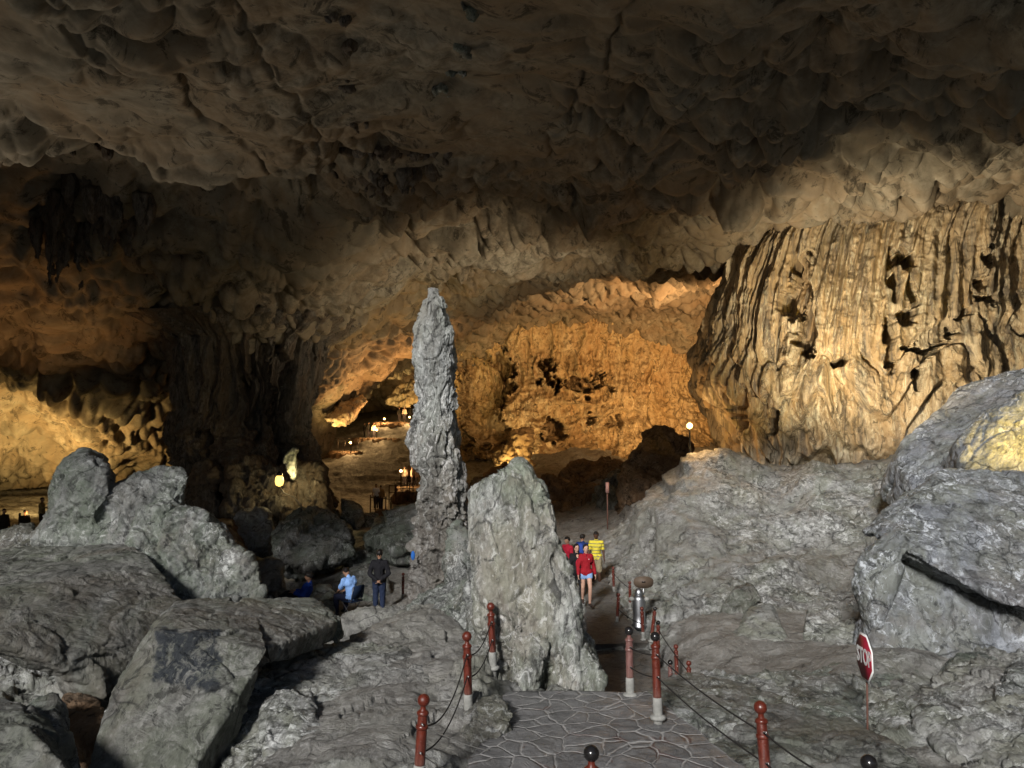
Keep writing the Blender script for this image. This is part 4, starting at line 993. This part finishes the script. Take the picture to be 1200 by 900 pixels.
        for j in range(4):
            b = wr[s]+d*.085+side*(-.028+.019*j); Lf = (.058, .070, .078, .068)[j]; c1 = b+d*Lf*.55+pal*.006; c2 = c1+d*Lf*.42+pal*.020
            G += [capsule(b-d*.02, c1, .0095, .0085, 8), capsule(c1, c2, .0085, .007, 8)]
        b = wr[s]+d*.03+side*.022; G += [capsule(b, b+d*.028+side*.026, .012, .010, 8), capsule(b+d*.028+side*.026, b+d*.058+side*.030, .010, .008, 8)]
    body(G, vox, 'body', SKIN[skin], root, 2)
    hg = []
    if hair in ('short', 'cap'):
        hg = [ellip(ho((0, .018, .030)), (.082, .090, .090), hr), ellip(ho((0, -.02, .065)), (.070, .075, .045), hr)]
    else:
        hg = [ellip(ho((0, .022, .025)), (.084, .090, .098), hr), ellip(ho((0, .062, -.04)), (.066, .045, .085), hr)]
        if hair == 'long': hg += [capsule(ho((0, .07, -.03)), ho((0, .09, -.20)), .06, .05), capsule(ho((-.07, .02, -.02)), ho((-.075, .02, -.17)), .02, .022, 8), capsule(ho((.07, .02, -.02)), ho((.075, .02, -.17)), .02, .022, 8)]
    body(hg, vox*1.3, 'hair', HAIR, root, 1)
    for s in (-1, 1):
        V, Fc = ellip(ho((s*.028, -.084, .016)), (.011, .008, .006), hr, 8); mk('eye', V, Fc, M['black'], root)
    if top:
        g_ = [capsule(pel+v3((-.055, 0, -.02)), pel+v3((.055, 0, -.02)), .135, .135), capsule(pel, chest, .135, .142), capsule(chest+v3((-.065, 0, .02)), chest+v3((.065, 0, .02)), .132, .132),
              capsule(sh[-1], neck-v3((0, 0, .075)), .070, .062), capsule(neck-v3((0, 0, .075)), sh[1], .062, .070), capsule(neck-v3((0, 0, .05)), neck+v3((0, 0, .0)), .066, .060)]
        for s in (-1, 1):
            if sleeve == 'long': g_ += [capsule(sh[s], el[s], .063, .054), capsule(el[s], el[s].lerp(wr[s], .93), .056, .044)]
            elif sleeve == 'short': g_ += [capsule(sh[s], sh[s].lerp(el[s], .72), .062, .060)]
        body(g_, vox*1.4, 'jacket' if sleeve == 'long' else 'shirt', top, root, 2)
    if legs:
        g_ = [capsule(pel+v3((-.05, 0, -.03)), pel+v3((.05, 0, -.03)), .128, .128)]
        for s in (-1, 1):
            if legcut == 'long': g_ += [capsule(hip[s], kn[s], .100, .072), capsule(kn[s], kn[s].lerp(an[s], .92), .072, .058)]
            elif legcut == 'knee': g_ += [capsule(hip[s], hip[s].lerp(kn[s], .95), .102, .085)]
            else: g_ += [capsule(hip[s]+v3((0, 0, .0)), hip[s].lerp(kn[s], .22), .104, .100)]
        body(g_, vox*1.4, 'trousers' if legcut == 'long' else 'shorts', legs, root, 2)
    sm_ = cloth('shoe_leather', shoes, .5)
    for s in (-1, 1):
        body([capsule(an[s]-v3((0, -.03, .035)), toe[s]+v3((0, -.01, -.002)), .046, .040)], vox*1.4, 'shoe', sm_, root, 1)
    if extra: extra(root, dict(chest=chest, neck=neck, wr=wr, head=head, pel=pel, sh=sh))
    return root
# visitors on the path
def logo(root, j):
    V, Fc = boxv((.065, -.128, 1.31), (.035, .006, .012)); mk('chest_logo', V, Fc, M['signwhite'], root, False)
    V, Fc = tube([(0, -.128, 1.24), (0, -.118, 1.36), (0, -.085, 1.43)], .004, 6); mk('zip', V, Fc, M['black'], root)
def inner(root, j):
    body([ellip((0, -.085, 1.17), (.075, .075, .20))], .012, 'top', cloth('crimson_top', (.32, .012, .03)), root)
    body([ellip((0, -.085, 1.35), (.050, .060, .075))], .012, 'skin_neckline', SKIN['light'], root)
    for s in (-1, 1):
        V, Fc = tube([(s*.045+.028*math.cos(a), -.098, 1.602+.022*math.sin(a)) for a in np.linspace(0, 6.283, 14)], .003, 5); mk('glasses', V, Fc, M['black'], root)
    V, Fc = tube([(-.10, -.08, 1.40), (0, -.165, 1.30), (.13, -.12, 1.06)], .010, 6); mk('strap', V, Fc, M['black'], root)
def place(px, py, Y, dz=0): p = at(px, py, Y); return (p.x, p.y, p.z+dz)
person(place(687, 709, 21.6), R(4), 'woman in a red zip jacket and pale blue shorts walking towards the camera', 'walk', 'light', cloth('red_fleece', (.27, .010, .018)), 'long', cloth('pale_denim', (.22, .36, .62)), 'short', 'bun', 1.68, shoes=(.05, .035, .03), extra=logo)
person(place(676, 706, 23.2), R(14), 'woman with glasses in an open black coat over a crimson top', 'walk', 'light', cloth('black_coat', (.012, .012, .014)), 'long', cloth('black_trousers', (.010, .010, .012)), 'long', 'long', 1.74, extra=inner)
person(place(699, 687, 25.0), R(-6), 'man in a yellow striped polo shirt and khaki shorts behind the woman in red', 'stand', 'dark', cloth('yellow_polo', (.62, .52, .05), stripes=(.06, .07, .10)), 'short', cloth('khaki_shorts', (.24, .20, .13)), 'knee', 'short', 1.76, shoes=(.03, .03, .03))
person(place(665, 692, 26.5), R(-50), 'visitor in a bright red tee shirt half hidden by the standing stone', 'stand', 'tan', cloth('red_tee', (.33, .012, .03)), 'short', cloth('grey_trousers', (.20, .20, .21)), 'long', 'short', 1.84)
def pack(root, j):
    body([ellip((0, .17, 1.22), (.15, .10, .22))], .016, 'backpack', cloth('blue_pack', (.02, .05, .24)), root)
person(place(683, 687, 25.9), R(150), 'visitor in blue with a blue backpack, mostly hidden behind the woman in black', 'stand', 'tan', cloth('blue_jacket', (.01, .025, .10)), 'long', cloth('navy_trousers', (.02, .02, .04)), 'long', 'short', 1.74, extra=pack)
# left group
person(place(444, 720, 21.2), R(184), 'man in a dark jacket and jeans standing with his hands behind his back', 'stand', 'tan', cloth('charcoal_jacket', (.011, .011, .014)), 'long', cloth('dark_jeans', (.014, .022, .05)), 'long', 'short', 1.76, hands='back', shoes=(.35, .36, .38))
seat_p = at(411, 722, 21.0)
person((seat_p.x, seat_p.y, seat_p.z+.0), R(236), 'man in a light blue shirt sitting on a folding chair, seen from behind', 'sit', 'tan', cloth('sky_shirt', (.24, .42, .80)), 'short', cloth('navy_slacks', (.012, .015, .035)), 'long', 'short', 1.75)
ch = empty('folding_chair', seat_p, R(236)); tag(ch, 'dark blue folding chair under the man in the light blue shirt', 'chair')
M['frame'] = plain('grey_steel_tube', (.30, .30, .31), .4, .5, .8); M['seatcloth'] = cloth('dark_blue_canvas', (.008, .018, .045))
V, Fc = boxv((0, .04, .425), (.42, .40, .03)); mk('seat', V, Fc, M['seatcloth'], ch, False)
V, Fc = boxv((0, .265, .68), (.42, .03, .36), Matrix.Rotation(R(-12), 3, 'X')); mk('backrest', V, Fc, M['seatcloth'], ch, False)
for s in (-1, 1):
    V, Fc = tube([(s*.20, -.17, -.02), (s*.20, .20, .44), (s*.20, .31, .86)], .012, 8); mk('frame', V, Fc, M['frame'], ch)
    V, Fc = tube([(s*.20, .28, -.02), (s*.20, -.14, .42)], .012, 8); mk('leg', V, Fc, M['frame'], ch)
V, Fc = tube([(-.20, .24, .06), (.20, .24, .06)], .010, 8); mk('stretcher', V, Fc, M['frame'], ch)
cp = at(352, 717, 20.0); cp.z += .12
person((cp.x, cp.y, cp.z), R(-82), 'person in a royal blue jacket sitting low in the dark with legs out', 'crouch', 'tan', cloth('royal_blue_jacket', (.012, .05, .30)), 'long', cloth('black_slacks', (.010, .010, .014)), 'long', 'short', 1.7, shoes=(.2, .2, .2))
# far silhouettes, left
FG = 'visitors walking in the glow at the far left'
for (px, py, Y, rz, lab, tc, hd) in ((48, 622, 38, 95, 'far visitor in a tan top with one arm held out, left of the headed boulder', (.20, .15, .06), 'arm_out'), (60, 618, 41, 80, 'far dark silhouette just right of the visitor in tan', (.02, .015, .012), 'side'),
        (3, 640, 34, 60, 'far dark figure low at the very left edge', (.02, .015, .012), 'side'), (28, 640, 35, 60, 'far dark head and shoulders between the post and the tan visitor', (.02, .015, .012), 'side')):
    person(place(px, py, Y), R(rz), lab, 'stand', 'tan', cloth('dim_cloth', tc), 'long', cloth('dim_cloth', (.03, .025, .02)), 'long', 'short', 1.66, hands=hd, vox=.018, group=FG)
p_ = at(22, 630, 36.5); V, Fc = join(tube([p_-Vector((0, 0, .6)), p_+Vector((0, 0, 1.1))], .05, 10), ellip(p_+Vector((0, 0, 1.12)), (.06, .06, .06)))
tag(mk('marker_post', V, Fc, M['black'], origin=p_), 'thin dark post left of the far visitor in tan', 'post')

# ------------------------------------------------------------------ far terraces: ledges, lamps, rails, visitors
M['bulb'] = glow('warm_bulb', (1, .60, .20), 4.5)
def ledge(name, label, px0, px1, py, Y, thick, depth, seed):
    A, B = at(px0, py, Y), at(px1, py, Y); nx = 60; gs = []
    V = []; Fc = []
    n = 60
    for i in range(n):
        t = i/(n-1); x = A.x+(B.x-A.x)*t; w_ = .5*math.sin(i*.7+seed)+.4*math.sin(i*.23+seed*2)
        z = A.z+(B.z-A.z)*t
        ring = [(x, Y-1.2+w_*.5, z), (x, Y-1.5+w_, z-.3), (x, Y-1.0+w_, z-thick*.6), (x, Y-.6+w_, z-thick), (x, Y+depth, z-thick), (x, Y+depth, z+.03)]
        V += ring
    m = 6
    for i in range(n-1):
        for k in range(m): Fc.append((i*m+k, i*m+(k+1) % m, (i+1)*m+(k+1) % m, (i+1)*m+k))
    Fc += [tuple(range(m)), tuple(range((n-1)*m, n*m))[::-1]]
    me = remesh(V, Fc, .16, name, 1); P, N = arrays(me); q = P.copy(); q[:, 2] = q[:, 2]*2
    P = P+N*(.3*ridged(q*.35, 4, seed)*(N[:, 2] < .6)-.1*(N[:, 2] < .6))[:, None]; me.vertices.foreach_set('co', P.astype(np.float32).ravel()); me.update()
    me.materials.clear(); me.materials.append(M['brown']); o = bpy.data.objects.new(name, me); C.objects.link(o)
    return tag(o, label, 'rock ledge', 'far terraces carrying lamps')
ledge('rock_ledge', 'far terrace ledge with the lowest left lamp, right of the pillar', 360, 424, 528, 76, 2.0, 5, 1)
ledge('rock_ledge', 'far middle terrace carrying visitors and a lamp', 418, 468, 513, 80, 1.8, 4, 2)
ledge('rock_ledge', 'highest far terrace with lamps behind the stalagmite', 440, 506, 494.5, 86, 2.2, 8, 3)
ledge('rock_ledge', 'low far platform with rails and a glowing lamp beside the stalagmite', 464, 500, 570, 60, 1.4, 5, 4)
LG = 'small warm lamps along the far walk'
def lamp(px, py, Y, label, hgt=1.0, r=.115, e=260, col=(1, .60, .24), mat='bulb'):
    p = at(px, py, Y); root = empty('lamp', p-Vector((0, 0, hgt))); tag(root, label, 'lamp', LG)
    V, Fc = lathe([(.07, -.4), (.05, 0), (.035, hgt-r*1.2), (.08, hgt-r)], 10); mk('post', V, Fc, M['black'], root)
    V, Fc = ellip((0, 0, hgt), (r, r, r)); b = mk('bulb', V, Fc, M[mat], root); 
    l = bpy.data.lights.new('lamp_light', 'POINT'); o = bpy.data.objects.new('lamp_light', l); C.objects.link(o); o.location = p+Vector((0, -r-.12, .05)); l.energy = e; l.color = col; l.shadow_soft_size = .1
lamp(411, 519, 74.5, 'small warm lamp on the lowest left terrace')
lamp(441.5, 504, 79, 'small warm lamp beside the visitors on the middle terrace')
lamp(450.5, 491, 84.5, 'small warm lamp at the left end of the highest terrace')
lamp(480, 489, 84.5, 'small warm lamp under the visitors on the highest terrace')
lamp(470, 552, 59.5, 'bright warm lamp over the railed platform')
lamp(808, 499, 31, 'bright flaring lamp against the left edge of the big flowstone column', .9, .13, 240, (1, .58, .22))
lamp(783, 503, 45, 'tiny distant lamp left of the bright flaring one', .7, .10, 120)
lamp(381, 522, 73, 'tiny upright light tube at the foot of the pillar side', .5, .07, 60)
VG = 'tiny visitors on the far terraces'
vis = [(432, 513, 79.5, 'tiny dark visitor on the middle terrace, left of the pale one', (.02, .018, .015)), (438, 514, 79.3, 'tiny visitor in pale clothes lit by the middle terrace lamp', (.6, .5, .36)),
       (427, 514, 80.4, 'tiny dark visitor at the left end of the middle terrace', (.02, .018, .015)),
       (468, 494, 85.5, 'tiny dark visitor left of the pair on the highest terrace', (.02, .018, .015)), (474, 494, 85.2, 'tiny visitor in pale clothes on the highest terrace', (.45, .38, .30)),
       (481, 493, 86.2, 'tiny dark visitor above the lamp on the highest terrace', (.02, .018, .015)), (486, 493, 85.8, 'tiny dark visitor nearest the stalagmite on the highest terrace', (.03, .02, .018)),
       (474, 571, 60, 'small visitor next to the lamp on the railed platform', (.42, .36, .30)), (479, 570, 61, 'small visitor in a straw hat on the railed platform', (.35, .22, .12)),
       (483, 571, 60, 'small pinkish visitor nearest the stalagmite on the railed platform', (.55, .38, .30)), (487, 572, 61, 'small dark visitor half hidden by the stalagmite', (.08, .05, .04)),
       (440.5, 597, 50, 'visitor in a white tee shirt standing by the wooden fence', (.68, .68, .72)), (446, 598, 51, 'visitor in a tan top behind the one in white', (.24, .15, .06))]
for i, (px, py, Y, lab, tc) in enumerate(vis):
    person(place(px, py, Y), R([200, 20, 90, 170, 10, 200, 150][i % 7]), lab, 'stand', 'tan', cloth('far_cloth', tc), 'short' if i == 11 else 'long', cloth('far_cloth', (.03, .025, .03)), 'long', 'short', 1.68, vox=.03, group=VG)
M['rail'] = plain('dark_rail_wood', (.05, .03, .02), .7)
def rail(name, label, pts, hs=(.5, 1.0), r=.04):
    root = empty(name, pts[0]); tag(root, label, 'railing'); o = Vector(pts[0])
    for p in pts:
        V, Fc = tube([Vector(p)-o-Vector((0, 0, .2)), Vector(p)-o+Vector((0, 0, 1.05))], r, 6); mk('post', V, Fc, M['rail'], root)
    for h in hs:
        V, Fc = tube([Vector(p)-o+Vector((0, 0, h)) for p in pts], r*.8, 6); mk('rail', V, Fc, M['rail'], root)
rail('railing', 'dark railing in front of the small group beside the stalagmite', [at(x, 578, 57.5) for x in (463, 470, 477, 484)], (.35, .7, 1.0))
rail('railing', 'lower dark railing of the steps beside the stalagmite', [at(x, 585, 56) for x in (456, 464, 472, 480)], (.5, 1.0))
rail('wooden_fence', 'short wooden fence in front of the visitor in white', [at(x, 600+(x-436)*.1, 47.5) for x in (434, 440, 446, 452, 458)], (.9,))
rail('railing', 'thin far railing under the lowest left lamp', [at(x, 526, 74) for x in (388, 396, 404, 412, 420)], (1.0,), .03)
# glowing pieces at the pillar
lf = rock('rock_formation', 'small leaning white stalagmite lit brightly at the pillar foot', 'rock formation', [
    [(332, 540, 34.8), (334, 532, 34.9), (340, 526, 35), (347, 526, 35), (346, 540, 34.9), (345, 560, 34.7), (340, 558, 34.6), (336, 548, 34.7)], ([(340, 528, 35), (343, 524, 35), (349, 526, 35), (346, 533, 35)], .3)], M['white'], .5, .1, 1.8, .12, .7, 601, 'fluted')
M['glowyellow'] = glow('lit_lamp_shell', (1, .66, .16), 2.3)
p_ = at(327.5, 562, 33.2); o = empty('glowing_lamp', p_); tag(o, 'egg shaped glowing yellow lamp at the pillar foot', 'lamp')
V, Fc = lathe([(.04, -.30), (.15, -.24), (.19, -.08), (.17, .08), (.10, .20), (.03, .24)], 16); mk('bulb', V, Fc, M['glowyellow'], o)
V, Fc = lathe([(.12, .17), (.13, .25), (.07, .33), (.02, .36)], 12); mk('housing', V, Fc, M['black'], o)
V, Fc = tube([(0, .05, -.28), (.10, .3, -.6), (.5, .5, -.8), (.9, .6, -1.3)], .022, 6); mk('cable', V, Fc, M['wire'], o)
l = bpy.data.lights.new('lamp_light', 'POINT'); ob = bpy.data.objects.new('lamp_light', l); C.objects.link(ob); ob.location = p_+Vector((.45, 1.0, .15)); l.energy = 130; l.color = (1, .78, .36); l.shadow_soft_size = .15
# blue cloth by the stalagmite
p_ = at(484, 651, 17.9); V, Fc = ellip(p_, (.05, .03, .11))
tag(mk('cloth_rag', V, Fc, cloth('bright_blue_cloth', (.02, .10, .35)), origin=p_), 'small bright blue cloth hanging at the left of the stalagmite', 'cloth')
# thin sign pole behind the visitors
p_ = at(712, 612, 33); root = empty('trail_marker', p_); tag(root, 'thin far pole with a small pinkish plate above the path', 'post')
V, Fc = tube([(0, 0, -.3), (0, 0, 1.6)], .03, 8); mk('pole', V, Fc, M['rust'], root)
V, Fc = boxv((0, -.03, 1.5), (.14, .02, .45)); mk('plate', V, Fc, plain('pink_plate', (.45, .25, .22)), root, False)

# ------------------------------------------------------------------ stalactite clusters on the vault
def cluster(label, spots, seed, mat='pillar', group='dark stalactite clusters on the ceiling'):
    rnd = random.Random(seed); gs = []
    for (px, py, Y, Ln, r) in spots:
        p = at(px, py, Y); z = cz(p.x, p.y)
        for k in range(rnd.randint(4, 7)):
            x = p.x+rnd.gauss(0, r*1.1); y = p.y+rnd.gauss(0, r*.8); L = Ln*rnd.uniform(.35, 1); rr = r*rnd.uniform(.35, .6)
            gs.append(tube([(x, y, z+.9), (x, y, z-.1), (x+rnd.gauss(0, .05), y, z-L*.35), (x+rnd.gauss(0, .08), y, z-L*.75), (x+rnd.gauss(0, .1), y, z-L)], [rr*1.2, rr, rr*.6, rr*.35, rr*.1], 10))
    V, Fc = join(*gs); me = remesh(V, Fc, .06, 'stalactite_cluster', 1); P, N = arrays(me); P = disp(P, N, .7, .13, seed, 'fluted')
    c = P.mean(0); c[2] = P[:, 2].min(); me.vertices.foreach_set('co', (P-c).astype(np.float32).ravel()); me.update(); me.materials.clear(); me.materials.append(M[mat])
    o = bpy.data.objects.new('stalactite_cluster', me); C.objects.link(o); o.location = c; tag(o, label, 'stalactites', group)
cluster('long grey tipped stalactites hanging low at the upper left', [(75, 330, 30, 2.6, .45), (68, 340, 30.5, 2.2, .4)], 701)
cluster('dark stalactites just right of the long grey tipped ones', [(120, 300, 30, 1.8, .6), (145, 305, 30.5, 1.6, .6), (105, 290, 29.5, 1.2, .5)], 703)
cluster('row of dark stalactites under the ledge of the left vault', [(120, 210, 26.5, 1.3, .5), (150, 220, 27, 1.5, .6), (185, 232, 28, 1.4, .6), (215, 240, 28, 1., .5)], 705)
cluster('pointed stalactite group left of the ledge row', [(62, 200, 25.6, 1.8, .5), (100, 200, 26, 1.2, .5)], 707)
cluster('dark hanging growth in the middle of the vault', [(445, 205, 27, .9, .5), (455, 215, 27.5, 1.2, .5), (470, 200, 27, .7, .5)], 709)
cluster('fringe of small stalactites along the mid vault crack', [(430, 186, 25.4, .35, .35), (460, 186, 25.4, .35, .4), (490, 190, 25.6, .5, .3), (505, 190, 25.6, .45, .3)], 711)
cluster('single short stalactite left of the middle growth', [(395, 225, 28, .8, .2)], 713)
for k_, (x_, y_, Y_) in enumerate([(392, 60, 17), (400, 90, 18.5), (405, 125, 20.5), (415, 155, 22.5)]):
    cluster(['topmost', 'second', 'third', 'lowest'][k_]+' beaded dark growth along the left ceiling crack', [(x_, y_, Y_, .3, .12)], 715+k_*7)
for k_, (x_, y_, Y_) in enumerate([(550, 30, 15.8), (540, 70, 17.4), (528, 100, 19.3), (520, 130, 21)]):
    cluster(['topmost', 'second', 'third', 'lowest'][k_]+' bluish growth running down the centre ceiling crack', [(x_, y_, Y_, .35, .14)], 817+k_*7, 'gray')
cluster('short pendants along the upper rim of the dark pillar', [(225, 400, 38.6, 1.0, .4), (255, 402, 38.8, .8, .5), (320, 405, 38.8, 1.0, .5), (350, 410, 39, 1.3, .5), (368, 415, 39.2, 1.6, .4)], 719)
